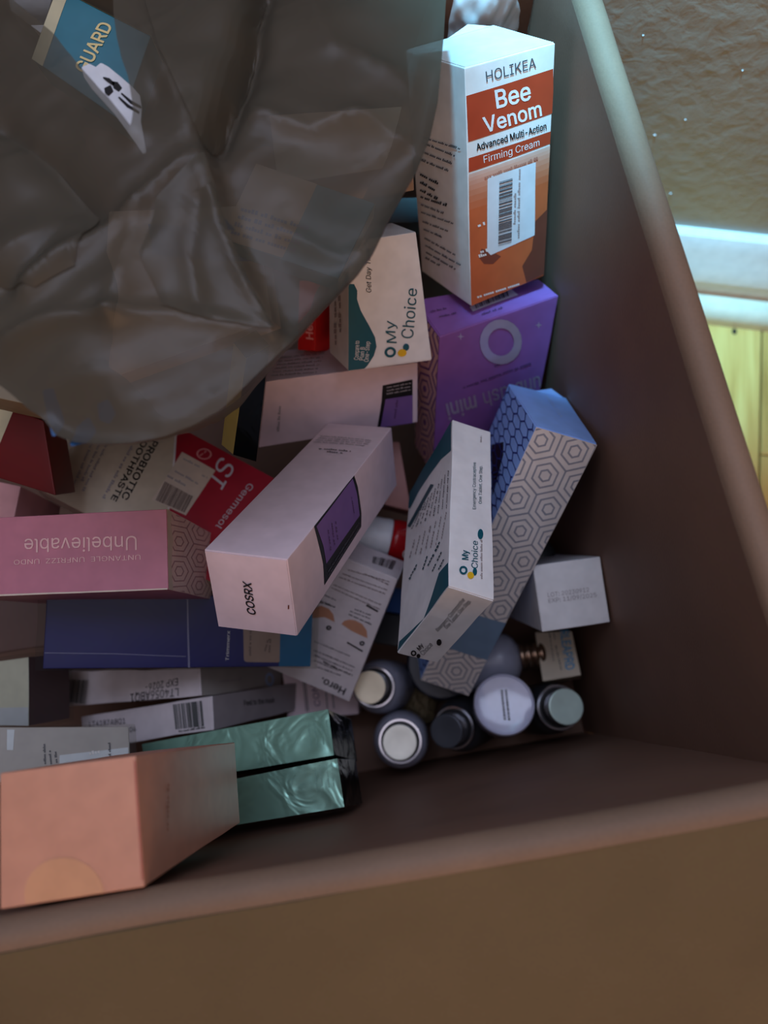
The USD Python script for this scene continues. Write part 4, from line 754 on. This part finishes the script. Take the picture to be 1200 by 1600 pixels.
GROUPS = {'foil_carton': 'mint green foil cartons', 'tablet_carton': 'white and teal tablet cartons', 'toner_carton': 'pale pink toner cartons', 'hairbrush_carton': 'hairbrush cartons', 'tube_carton': 'white tube cartons with barcodes', 'bagged_carton': 'cartons inside the carrier bag'}
LIST = [
    ('holika', 'cream_carton', 'white', 'tall white and orange firming cream carton standing in the far right corner', 'carton', {'flap': 'T', 'tab': 1, 'c': {'bulge': 0.0008}}),
    ('purple', 'hairbrush_carton', 'purple', 'purple mini hairbrush carton leaning on the right wall under the orange carton', 'carton', {'flap': 'T'}),
    ('choice_up', 'tablet_carton', 'white', 'white tablet carton with a teal wave, half hidden by the carrier bag and purple carton', 'carton', {'flap': 'B'}),
    ('cosrx_up', 'toner_carton', 'pinkwhite', 'pale pink toner carton lying crossways below the teal-wave tablet carton', 'carton', {}),
    ('cosrx', 'toner_carton', 'pinkwhite', 'long pale pink carton with a purple label, its square end facing the camera', 'carton', {'flap': 'N', 'c': {'bulge': 0.0008}}),
    ('hex', 'hairbrush_carton', 'skyblue', 'long blue carton whose ivory side is covered in grey hexagons', 'carton', {'flap': 'T', 'tab': 1, 'c': {'bulge': 0.0012}}),
    ('choice', 'tablet_carton', 'white', 'white tablet carton with a bright narrow spine, leaning on the hexagon carton', 'carton', {'flap': 'B', 'c': {'warp': 0.0009}}),
    ('lot', 'small_carton', 'white', 'small plain white carton with a dotted lot number, against the right wall', 'carton', {'flap': 'N'}),
    ('blueletter', 'ointment_carton', 'cream', 'cream ointment carton with blue capitals, wedged low under the small white carton', 'carton', {}),
    ('hero', 'patch_carton', 'offwhite', 'off-white patch carton printed with orange semicircles and rows of text', 'carton', {'flap': 'T', 'faces': [('T', 'white', 'end_panel')]}),
    ('pink', 'hairbrush_carton', 'pink', 'rose pink carton with upside-down silver lettering at the left edge', 'carton', {}),
    ('tooth', 'toothpaste_carton', 'cream', 'cream and crimson toothpaste carton carrying a price sticker', 'carton', {}),
    ('navy', 'perfume_carton', 'navy', 'shrink-wrapped navy blue carton with a teal end and beige sticker', 'carton', {'wrap': 1}),
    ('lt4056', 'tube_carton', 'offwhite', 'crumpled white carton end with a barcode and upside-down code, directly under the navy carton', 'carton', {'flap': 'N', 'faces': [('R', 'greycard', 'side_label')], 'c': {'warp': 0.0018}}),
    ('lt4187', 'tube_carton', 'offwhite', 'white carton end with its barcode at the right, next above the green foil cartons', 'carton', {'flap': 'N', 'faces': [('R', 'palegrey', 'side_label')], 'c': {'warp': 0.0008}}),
    ('peach', 'peach_carton', 'peach', 'large plain peach carton at the front left, on the rim of the box', 'carton', {'c': {'bulge': 0.0006}}),
    ('teal1', 'foil_carton', 'foil_dark', 'upper of two mint green foil cartons beside the peach carton', 'carton', {'faces': [('N', 'foil_teal', 'foil_panel')]}),
    ('teal2', 'foil_carton', 'foil_dark', 'lower of two mint green foil cartons, touching the front wall of the box', 'carton', {'faces': [('N', 'foil_teal', 'foil_panel')]}),
    ('redher', 'red_carton', 'scarlet', 'narrow bright red carton peeping out beside the teal-wave tablet carton', 'carton', {}),
    ('graybox', 'wrapped_carton', 'greycard', 'grey shrink-wrapped carton just behind the peach carton', 'carton', {'wrap': 1}),
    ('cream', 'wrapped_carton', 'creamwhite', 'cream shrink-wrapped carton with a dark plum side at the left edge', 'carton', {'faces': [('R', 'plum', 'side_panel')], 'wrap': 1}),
    ('tealgold', 'gold_carton', 'foil_gold', 'slim upright carton with a gold edge and dark teal front', 'carton', {'faces': [('N', 'foil_dark', 'front_panel'), ('T', 'foil_dark', 'end_panel')]}),
    ('pinkbrown', 'rose_carton', 'rosebrown', 'dusky rose carton in the dark gap left of the purple carton', 'carton', {}),
    ('darkred', 'dark_red_carton', 'darkred', 'dark red carton at the left edge below the carrier bag', 'carton', {}),
    ('covbox', 'ingredient_carton', 'pinkwhite', 'pale pink carton with upright lettering below the corner of the patch carton', 'carton', {}),
    ('brownbox', 'brown_carton', 'brown', 'dark brown carton at the left edge beneath the rose pink one', 'carton', {}),
    ('palepink', 'pale_carton', 'palepink', 'plain light pink carton showing at the left edge under the dark red one', 'carton', {}),
    ('greybox', 'slate_carton', 'slate', 'dark slate carton glimpsed beyond the teal-wave tablet carton', 'carton', {}),
    ('bluebox', 'blue_carton', 'bluecard', 'small royal blue carton deep between the patch carton and leaning tablet carton', 'carton', {}),
    ('darkcase', 'plastic_case', 'smoke', 'dark grey plastic case deep in the gap above the cream-capped bottle', 'case', {}),
    ('guard', 'skincare_carton', 'guardteal', 'teal carton with gold capitals in the open mouth of the carrier bag', 'carton', {'faces': [('L', 'beige', 'side_panel'), ('T', 'beige', 'side_panel')]}),
    ('bagwhite', 'white_carton', 'white', 'white carton corner in the mouth of the carrier bag, left of the gold capitals', 'carton', {}),
    ('bagteal', 'bagged_carton', 'guardteal', 'teal and tan carton with a gold edge seen through the right of the carrier bag', 'carton', {'faces': [('R', 'beige', 'side_panel')]}),
    ('bagtan', 'bagged_carton', 'tan', 'tan carton seen through the middle of the carrier bag', 'carton', {}),
    ('bagbeige', 'bagged_carton', 'tan', 'beige carton seen through the upper right of the carrier bag', 'carton', {}),
    ('bagolive', 'bagged_carton', 'olive', 'drab olive carton seen through the left of the carrier bag', 'carton', {}),
    ('yellowbox', 'buff_carton', 'beige', 'buff carton at the left edge between the carrier bag and dark red carton', 'carton', {}),]
for key, name, mat, label, cat, opt in LIST:
    ct = Carton(key, **opt.get('c', {}))
    th = thing(name, label, cat, ct.base, GROUPS.get(name))
    part(th, 'body', ct.body(), mat, smooth=45)
    for face in opt.get('flap', ''):
        flap_panel(ct, face, th, opt.get('flapmat', mat))
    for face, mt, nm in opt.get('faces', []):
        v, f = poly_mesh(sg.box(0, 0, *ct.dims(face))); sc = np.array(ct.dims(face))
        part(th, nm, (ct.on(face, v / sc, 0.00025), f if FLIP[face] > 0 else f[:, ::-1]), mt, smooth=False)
    prints(key, ct, th, {f: 0.0005 for f in opt.get('flap', '')})
    if opt.get('tab'):                                       # a corner of the tuck flap standing up
        tv = np.vstack([ct.on('T', [(.45, .97), (.95, .97), (.72, .99)], .0006), ct.on('T', [(.70, 1.0)], .0045)])
        part(th, 'torn_tab', (tv, np.array([(0, 1, 3), (1, 2, 3), (2, 0, 3), (0, 2, 1)])), mat, smooth=False)
    if opt.get('wrap'):
        w = Carton(key, warp=0.0016, bulge=0.0012); w.P = w.P + (w.P - w.P.mean((0, 1, 2))) * (0.0022 / w.h.mean())
        w.h = w.h + 0.0015
        part(th, 'shrink_wrap', w.body(), 'clear_film', smooth=60)

# ------------------------------------------------------------------ bottles in the corner of the box
def bottle(name, label, shoulder, captop, rb, rc, glass, captop_mat, group='serum bottles standing in the corner', capside='black'):
    p0, p1 = np.array(shoulder), np.array(captop); L = np.linalg.norm(p1 - p0); M = frame(p1 - p0)
    foot = p0 - M[:, 2] * 0.084
    th = thing(name, label, 'bottle', foot, group)
    add = lambda nm, prof, mat, n=44, sm=35: part(th + ('/' + nm.split('/')[0] if '/' in nm else ''), nm.split('/')[-1], placed(lathe(prof, n), M, p0), mat, smooth=sm)
    add('body', [(0, -.084), (rb * .93, -.084), (rb * .98, -.082), (rb, -.078), (rb, -.016), (rb * .99, -.010), (rb * .95, -.004), (rb * .88, .001), (rb * .78, .0045), (rb * .66, .0065), (rb * .52, .0075), (rb * .5, .012), (0, .012)], glass, sm=50)
    add('collar', [(0, .0076), (rc * 1.22, .0076), (rc * 1.26, .0082), (rc * 1.26, .0118), (rc * 1.2, .0124), (rc * .7, .0124), (0, .0124)], 'black')
    add('collar/collar_ring', [(rc * 1.16, .0122), (rc * 1.28, .0122), (rc * 1.30, .0128), (rc * 1.28, .0134), (rc * 1.16, .0134), (rc * 1.16, .0122)], 'chrome')
    add('cap', [(0, .0124), (rc * .97, .0124), (rc * .99, .013), (rc * .99, L - .0016), (rc * .96, L - .0012), (0, L - .0012)], capside)
    add('cap/cap_disc', [(0, L - .0012), (rc * .985, L - .0012), (rc, L - .0006), (rc * .985, L - .0001), (rc * .93, L + .0001), (rc * .6, L - .0002), (0, L - .0003)], captop_mat, sm=60)
    return th
bottle('serum_bottle', 'frosted grey bottle with a shiny cream cap, touching the white patch carton', (-0.0282, 0.0082, 0.0950), (-0.0328, 0.0063, 0.1280), .0226, .0128, 'frost', 'cap_cream')
bottle('serum_bottle', 'frosted grey bottle with a brushed pale silver cap, nearest the front wall of the box', (-0.0029, -0.0309, 0.0950), (-0.0033, -0.0312, 0.1240), .0232, .0134, 'frost', 'cap_silver')
bottle('serum_bottle', 'dark bottle with a shade-coloured dark metal cap, leaning between the silver-capped one and the jar', (0.0428, -0.0127, 0.0850), (0.0316, -0.0176, 0.1170), .0225, .0132, 'smoke', 'cap_tilt_shade', capside='cap_tilt_shade')
bottle('serum_bottle', 'dark bottle with a greenish silver cap, standing in the very corner of the box', (0.1200, 0.0138, 0.0850), (0.1227, 0.0154, 0.1180), .0215, .0140, 'smoke', 'cap_green')

c = np.array((0.0727, 0.0097, 0.1320)); M = frame(np.array([-.07, .10, 1.0]))
jar = thing('upturned_jar', 'glossy pale lilac jar standing upside down among the bottles', 'jar', c - M[:, 2] * .046)
R_ = .0238
part(jar, 'body', placed(lathe([(0, -.036), (R_ * .8, -.036), (R_ * .9, -.034), (R_ * .97, -.030), (R_, -.026), (R_, -.004), (R_ * .985, -.0014), (R_ * .95, 0), (R_ * .91, -.0003), (R_ * .87, -.0014), (R_ * .5, -.0022), (0, -.0024)], 52), M, c), 'lilac_gloss', smooth=60)
part(jar, 'cap', placed(lathe([(0, -.046), (R_ * .74, -.046), (R_ * .76, -.045), (R_ * .76, -.0362), (0, -.0362)], 36), M, c), 'black')
bars = []; rr = random.Random(5)
for row in range(2):
    x = -.011
    while x < .011:
        w = rr.uniform(.0007, .0016); y = row * .0032 - .0016
        q = np.array([(x, y, 0), (x + w, y, 0), (x + w, y + .0018, 0), (x, y + .0018, 0)]) @ np.array([[math.cos(-1.05), math.sin(-1.05), 0], [-math.sin(-1.05), math.cos(-1.05), 0], [0, 0, 1]])
        q[:, 2] = -.00175; bars.append(q @ M.T + c); x += w + .0005
part(jar, 'printed_code', (np.vstack(bars), np.vstack([np.array([(0, 1, 2), (0, 2, 3)]) + 4 * i for i in range(len(bars))])), 'greyink', smooth=False)

a, b = np.array((0.0544, 0.0414, 0.0750)), np.array((0.1090, 0.0580, 0.0820)); M = frame(b - a); L = np.linalg.norm(b - a)
lb = thing('lying_bottle', 'frosted bottle on its side with a bronze ribbed screw neck', 'bottle', (a + b) / 2 - np.array([0, 0, .023]))
part(lb, 'body', placed(lathe([(0, -.03), (.018, -.03), (.0225, -.026), (.0235, -.02), (.0235, L * .28), (.0228, L * .38), (.0205, L * .48), (.0165, L * .56), (.012, L * .60), (.0105, L * .62), (0, L * .62)], 44), M, a), 'frost', smooth=60)
pf = [(0, L * .60), (.0112, L * .60)]
for k in range(4):
    z0 = L * (.62 + .095 * k); pf += [(.0106, z0), (.0122, z0 + L * .02), (.0124, z0 + L * .045), (.0116, z0 + L * .075), (.0106, z0 + L * .088)]
pf += [(.0100, L), (0, L)]
part(lb, 'screw_neck', placed(lathe(pf, 40), M, a), 'bronze', smooth=40)

c = np.array((0.0249, 0.0383, 0.0480))
dj = thing('round_jar', 'dark blue-grey round jar under the lower end of the hexagon carton', 'jar', c - ZV * .04)
part(dj, 'body', placed(lathe([(0, -.04), (.030, -.04), (.032, -.037), (.032, -.016), (.031, -.0145), (0, -.0145)], 48), np.eye(3), c), 'navyglass', smooth=40)
part(dj, 'lid', placed(lathe([(0, -.014), (.0322, -.014), (.0328, -.0125), (.0328, -.003), (.0318, -.0008), (.030, 0), (0, 0)], 48), np.eye(3), c), 'navyglass', smooth=40)
c = np.array((0.0938, 0.1391, 0.1050))
db = thing('dark_bottle', 'dark grey round-topped bottle by the right wall, behind the small white carton', 'bottle', c - ZV * .09)
part(db, 'body', placed(lathe([(0, -.09), (.016, -.09), (.017, -.087), (.017, -.03), (.015, -.026), (0, -.026)], 36), np.eye(3), c), 'smoke', smooth=40)
part(db, 'cap', placed(lathe([(0, -.026), (.0125, -.026), (.0128, -.02), (.0128, -.005), (.0118, -.0018), (.009, 0), (0, .0005)], 36), np.eye(3), c), 'smoke', smooth=50)

a, b = np.array((-0.0579, 0.1238, 0.1500)), np.array((0.0087, 0.1218, 0.1380)); M = frame(b - a)
tb = thing('red_tube', 'red bottle with a ribbed white cap, lying in the gap beside the white patch carton', 'bottle', (a + b) / 2 - np.array([0, 0, .017]))
part(tb, 'cap', placed(lathe([(0, -.003), (.0135, -.003), (.0150, -.002), (.0158, .0), (.0160, .016), (.0164, .0205), (.0162, .0235), (.0150, .0245), (0, .0245)], 48), M, a), 'capwhite', smooth=40)
part(tb, 'body', placed(lathe([(0, .0243), (.0155, .0243), (.0166, .026), (.0170, .029), (.0170, .085), (.015, .09), (0, .09)], 48), M, a), 'crimson_gloss', smooth=45)
def on_tube(t, ang, r=.01715): return a + M[:, 2] * t + r * (M[:, 0] * math.cos(ang) + M[:, 1] * math.sin(ang))
up = math.atan2(M[:, 1] @ ZV, M[:, 0] @ ZV)
ring_v, ring_f = [], []
for k in range(28):
    t = 2 * math.pi * k / 28
    for rr_ in (.0050, .0038): ring_v.append(on_tube(.040 + rr_ * math.cos(t), up + .75 + rr_ * math.sin(t) / .017))
    n = (k + 1) % 28; ring_f += [(2 * k, 2 * n, 2 * n + 1), (2 * k, 2 * n + 1, 2 * k + 1)]
part(tb, 'printed_ring', (np.array(ring_v), np.array(ring_f)), 'white', smooth=False)
sw = [on_tube(.030 + .014 * i / 9, up - .25 - .085 * i + s * .03 * i / 9, .0172) for i in range(10) for s in (-1, 1)]
part(tb, 'printed_swoosh', (np.array(sw), np.array([x for i in range(9) for x in ((2 * i, 2 * i + 1, 2 * i + 3), (2 * i, 2 * i + 3, 2 * i + 2))])), 'white', smooth=False)

# crumpled brown packing paper on the bottom of the box
c = np.array((0.0085, -0.0016, 0.0300))
pp = trimesh.creation.icosphere(3, 1.0); dv = meshkit.fbm(pp.vertices * 2.1 + 5, 4, 4)[:, None]; pp.vertices = pp.vertices * (.55 + .75 * dv) * (.016, .019, .022) + c
tp = thing('packing_paper', 'crumpled scrap of brown packing paper between the standing bottles', 'paper', c - ZV * .022)
part(tp, 'paper', pp, 'kraft_outside', smooth=False)

# ------------------------------------------------------------------ the white plastic bag at the far end
c = np.array((-0.0205, 0.4505, 0.3350))
wb = trimesh.creation.icosphere(5, 1.0)
n1 = meshkit.fbm(wb.vertices * 1.7 + 3, 3, 2); n2 = np.abs(meshkit.fbm(wb.vertices * 3.1 + 9, 3, 6) - .5)
wb.vertices = wb.vertices * (0.86 + .34 * n1 - .08 * n2)[:, None] * (.031, .027, .054) + c
wt = thing('white_bag', 'bright white crumpled plastic packet behind the white and orange carton', 'plastic bag', c - ZV * .05)
part(wt, 'film', wb, 'white_film', smooth=True)

# ------------------------------------------------------------------ the large translucent carrier bag
OUT = np.array([(-0.0361,0.3642),(-0.0306,0.3394),(-0.0286,0.3151),(-0.0276,0.2954),(-0.0263,0.2764),(-0.0272,0.2558),(-0.0307,0.2372),(-0.0357,0.2224),(-0.0401,0.208),(-0.0444,0.1906),(-0.0491,0.18),(-0.0583,0.1658),(-0.0692,0.1469),(-0.0792,0.1325),(-0.088,0.1197),(-0.0964,0.1066),(-0.1071,0.0978),(-0.1181,0.0912),(-0.1324,0.0863),(-0.1458,0.0839),(-0.1564,0.0835),(-0.1638,0.0854),(-0.1721,0.0925),(-0.1789,0.0952),(-0.1861,0.0996),(-0.1948,0.1045),(-0.2158,0.1146),(-0.2574,0.2337),(-0.2875,0.3374)]); HOLE = np.array([(-0.2704,0.3329),(-0.2539,0.3175),(-0.2437,0.3019),(-0.2323,0.2917),(-0.2221,0.2848),(-0.2096,0.2755),(-0.2015,0.2674),(-0.1951,0.2605),(-0.1833,0.2497),(-0.1708,0.2382),(-0.1603,0.2275),(-0.1549,0.2217),(-0.1561,0.229),(-0.1635,0.2491),(-0.1692,0.2589),(-0.1752,0.2716),(-0.1818,0.2885),(-0.1891,0.312),(-0.1971,0.3407)])
CREASES = [([(-0.1242,0.3348),(-0.1184,0.2876),(-0.1193,0.2538),(-0.1223,0.2302),(-0.1231,0.2206)],-0.012,0.006),([(-0.1231,0.2206),(-0.1167,0.205),(-0.1077,0.1862),(-0.0954,0.1654),(-0.0787,0.1446)],0.006,0.0035),([(-0.1245,0.2177),(-0.1401,0.1987),(-0.1627,0.1727),(-0.1865,0.1441)],0.005,0.005),([(-0.1888,0.3196),(-0.1617,0.275),(-0.1381,0.2407),(-0.1241,0.2212)],0.004,0.006),([(-0.2234,0.2269),(-0.1927,0.2059),(-0.169,0.1851)],-0.006,0.008),([(-0.0776,0.1432),(-0.0963,0.1431),(-0.1214,0.1441),(-0.1476,0.1369)],0.004,0.004),([(-0.0782,0.1416),(-0.0827,0.1306),(-0.0975,0.1112),(-0.1151,0.0947)],0.004,0.005),([(-0.1216,0.1943),(-0.1221,0.1715),(-0.1145,0.1505)],-0.004,0.006),([(-0.1463,0.1879),(-0.1475,0.1586),(-0.1456,0.1402)],0.003,0.005),([(-0.0962,0.3215),(-0.0786,0.2921),(-0.0406,0.2814)],0.003,0.006),([(-0.1066,0.248),(-0.082,0.2438),(-0.0607,0.2571),(-0.0303,0.25)],0.004,0.005),([(-0.0839,0.1925),(-0.0607,0.189),(-0.0403,0.2013)],0.003,0.004),([(-0.1913,0.122),(-0.1712,0.1307),(-0.1476,0.1369)],0.004,0.004),([(-0.1775,0.184),(-0.1854,0.1601),(-0.1986,0.1457)],-0.004,0.007)]                                         # (points, height, half width)
ZB = 0.425
def seg_dist(p, line):
    best = np.full(len(p), 9.0)
    for a, b in zip(line[:-1], line[1:]):
        t = np.clip(((p - a) @ (b - a)) / ((b - a) @ (b - a)), 0, 1); best = np.minimum(best, np.linalg.norm(p - a - t[:, None] * (b - a), axis=1))
    return best
poly = sg.Polygon(OUT).buffer(0)
hole = sg.Polygon(HOLE).buffer(0)
sheet_poly = poly.difference(hole)
def ring_pts(g, step=.003):
    return np.array([g.interpolate(x).coords[0] for x in np.arange(0, g.length, step)])
shells = [ring_pts(r) for q in getattr(sheet_poly, 'geoms', [sheet_poly]) for r in [q.exterior, *q.interiors]]
edge = np.vstack(shells)
bx = poly.bounds; gx, gy = np.meshgrid(np.arange(bx[0], bx[2], .0026), np.arange(bx[1], bx[3], .0026))
gp = np.c_[gx.ravel(), gy.ravel()] + np.random.default_rng(2).uniform(-.0004, .0004, (gx.size, 2))
inner = shapely.contains_xy(sheet_poly.buffer(-.0018), gp[:, 0], gp[:, 1])
pts = np.vstack([edge, gp[inner]])
tri = Delaunay(pts).simplices; cen = pts[tri].mean(1)
tri = tri[shapely.contains_xy(sheet_poly.buffer(.0001), cen[:, 0], cen[:, 1])]
d2 = pts[tri]; cr = np.cross(d2[:, 1] - d2[:, 0], d2[:, 2] - d2[:, 0]); tri[cr < 0] = tri[cr < 0][:, ::-1]
bd = np.array([poly.exterior.distance(sg.Point(p)) for p in pts]); hd = np.array([hole.distance(sg.Point(p)) for p in pts])
z = ZB + .016 * (1 - np.exp(-(bd / .03) ** 1.2)) 
for line, hgt, wid in CREASES:
    d = seg_dist(pts, np.array(line)); z += hgt * np.exp(-(d / wid) ** 1.4)
p3 = np.c_[pts * 15, np.zeros(len(pts))]
z += .018 * (meshkit.fbm(p3 * (.55, .9, 1), 3, 3) - .5)
rid = np.abs(meshkit.fbm(np.c_[(pts @ np.array([[.8, -.6], [.6, .8]])) * (13, 30), np.zeros(len(pts))], 3, 8) - .5)
z += .011 * (.25 - rid)
z += .004 * np.exp(-(hd / .006) ** 2)
side_ = np.array([(-0.1244,0.3388),(-0.1191,0.291),(-0.12,0.2568),(-0.123,0.234),(-0.1242,0.2232),(-0.1168,0.2058),(-0.1081,0.1868),(-0.0958,0.1668),(-0.0785,0.1449),(-0.0614,0.1292),(0.0169,0.1883),(-0.0005,0.352)])
rp = sg.Polygon(side_)
sd_ = np.array([rp.exterior.distance(sg.Point(p)) * (1 if rp.contains(sg.Point(p)) else -1) for p in pts])
z -= .009 / (1 + np.exp(-sd_ / .0012))                       # the right-hand pouch lies lower
z = ZB + (z - ZB) * (1 - np.exp(-(bd / .006)))            # pinned at the outline
top = np.c_[pts, z]
ex = ring_pts(poly.exterior, .004); cx = np.array(poly.centroid.coords[0]); rows_ = []
for s, dz in ((0, 0), (-.0006, -.003), (-.004, -.010), (-.012, -.025), (-.024, -.05), (-.045, -.08)):
    dirv = (ex - cx) / np.linalg.norm(ex - cx, axis=1)[:, None]
    w = (meshkit.fbm(np.c_[ex * 40, np.full(len(ex), dz * 60)], 3, 12) - .5)[:, None]
    rows_.append(np.c_[ex + dirv * (s + w * .006 * min(1, abs(dz) * 60)), np.full(len(ex), ZB + dz)])
sk = np.stack(rows_ + [], 1); sk = np.concatenate([sk, sk[:1]], 0)
skf = grid(len(ex) + 1, len(rows_))
bag = thing('carrier_bag', 'large dull translucent carrier bag stuffed with cartons, lying over the pile', 'plastic bag', (float(cx[0]), float(cx[1]), .34))
part(bag, 'film', (top, tri), 'bag_film', smooth=True)
part(bag, 'side_film', (sk.reshape(-1, 3), skf), 'bag_film', smooth=True)
from scipy.interpolate import NearestNDInterpolator, LinearNDInterpolator
li = LinearNDInterpolator(pts, z); ne = NearestNDInterpolator(pts, z)
def film_z(v):
    zz = li(v); return np.where(np.isnan(zz), ne(v), zz)
for q in [[(-0.1809,0.3205),(-0.123,0.3349),(-0.1178,0.2877),(-0.1187,0.2539),(-0.1216,0.2313),(-0.1236,0.2213),(-0.1344,0.2376),(-0.1523,0.2647),(-0.1653,0.2901)],[(-0.2377,0.2325),(-0.1931,0.2075),(-0.1657,0.1838),(-0.1669,0.1561),(-0.1806,0.1434),(-0.2107,0.1473)],[(-0.1221,0.2162),(-0.1146,0.2019),(-0.1059,0.1832),(-0.094,0.164),(-0.0788,0.1436),(-0.1044,0.1427),(-0.1274,0.1457),(-0.1408,0.1659),(-0.1386,0.1922)]]:                                           # where the film is doubled over
    g = sg.Polygon(q).buffer(.004).buffer(-.004).intersection(sheet_poly.buffer(-.002)); v, f = poly_mesh(g, .004)
    e_ = np.array([g.boundary.distance(sg.Point(p)) for p in v])
    part(bag, 'folded_film', (np.c_[v, film_z(v) + .0012 + .003 * (1 - np.exp(-e_ / .006))], f), 'bag_film', smooth=True)
# printing on the bag
PRT = []
for q in [[(-0.173,0.1033),(-0.1695,0.1038),(-0.1652,0.0927),(-0.1663,0.0868),(-0.1708,0.0948)],[(-0.157,0.091),(-0.1529,0.0944),(-0.1502,0.0905),(-0.1526,0.0853),(-0.1571,0.0836)],[(-0.1476,0.1003),(-0.1444,0.1019),(-0.1418,0.0982),(-0.1438,0.0954),(-0.1468,0.0961)],[(-0.1244,0.1873),(-0.1164,0.1906),(-0.1074,0.1894),(-0.1093,0.1849),(-0.1179,0.1815)]]:
    g = sg.Polygon(q).buffer(.0012); v, f = poly_mesh(g, .004)
    zz = film_z(v)
    PRT.append((np.c_[v, zz - .0025], f))
n = 0; vs = []; fs = []
for v, f in PRT: vs.append(v); fs.append(f + n); n += len(v)
part(bag, 'printed_marks', (np.vstack(vs), np.vstack(fs)), 'bag_ink', smooth=True)

# a white swing tag in the bag's mouth
tg = np.array([(-0.2015,0.2726),(-0.1983,0.2753),(-0.1945,0.2734),(-0.1927,0.2764),(-0.1882,0.2741),(-0.1802,0.2684),(-0.1731,0.2634),(-0.1686,0.2593),(-0.1658,0.2521),(-0.1646,0.2447),(-0.1581,0.2285),(-0.1589,0.2266),(-0.1632,0.2315),(-0.1701,0.2388),(-0.1779,0.2469),(-0.1862,0.2542),(-0.193,0.2603),(-0.1986,0.2666)]); g = sg.Polygon(tg).buffer(-.001).buffer(.001); tm = trimesh.creation.extrude_polygon(g, .0005, engine='earcut')
tagp = thing('swing_tag', 'small white paper tag with black marks in the mouth of the carrier bag', 'tag', (*tg.mean(0), .428))
tz = lambda v: .430 + .10 * (v[:, 1] - tg[:, 1].mean()) * 0 + .0
tm.vertices[:, 2] += .4285 + .004 * (meshkit.fbm(tm.vertices * 30, 2, 3) - .5)
part(tagp, 'card', tm, 'capwhite', smooth=False)
mk = [sg.Polygon(q).buffer(.0004) for q in [[(-0.1835,0.265),(-0.1812,0.2649),(-0.1785,0.2621),(-0.1794,0.2605),(-0.182,0.2621)],[(-0.1862,0.2608),(-0.1841,0.2626),(-0.1825,0.2601),(-0.1838,0.2577),(-0.1853,0.2586)],[(-0.1885,0.2671),(-0.1858,0.2667),(-0.1826,0.2643),(-0.1827,0.2635),(-0.1862,0.2655)],[(-0.1773,0.2588),(-0.1716,0.2549),(-0.1665,0.2525),(-0.1664,0.2521),(-0.1717,0.2541)],[(-0.178,0.2564),(-0.1725,0.2525),(-0.1667,0.2494),(-0.1666,0.2491),(-0.1727,0.2518)]]]
mm_ = trimesh.util.concatenate([trimesh.creation.extrude_polygon(q, .0004, engine='earcut') for q in mk]); mm_.vertices[:, 2] += .4296
part(tagp, 'printed_mark', mm_, 'ink', smooth=False)
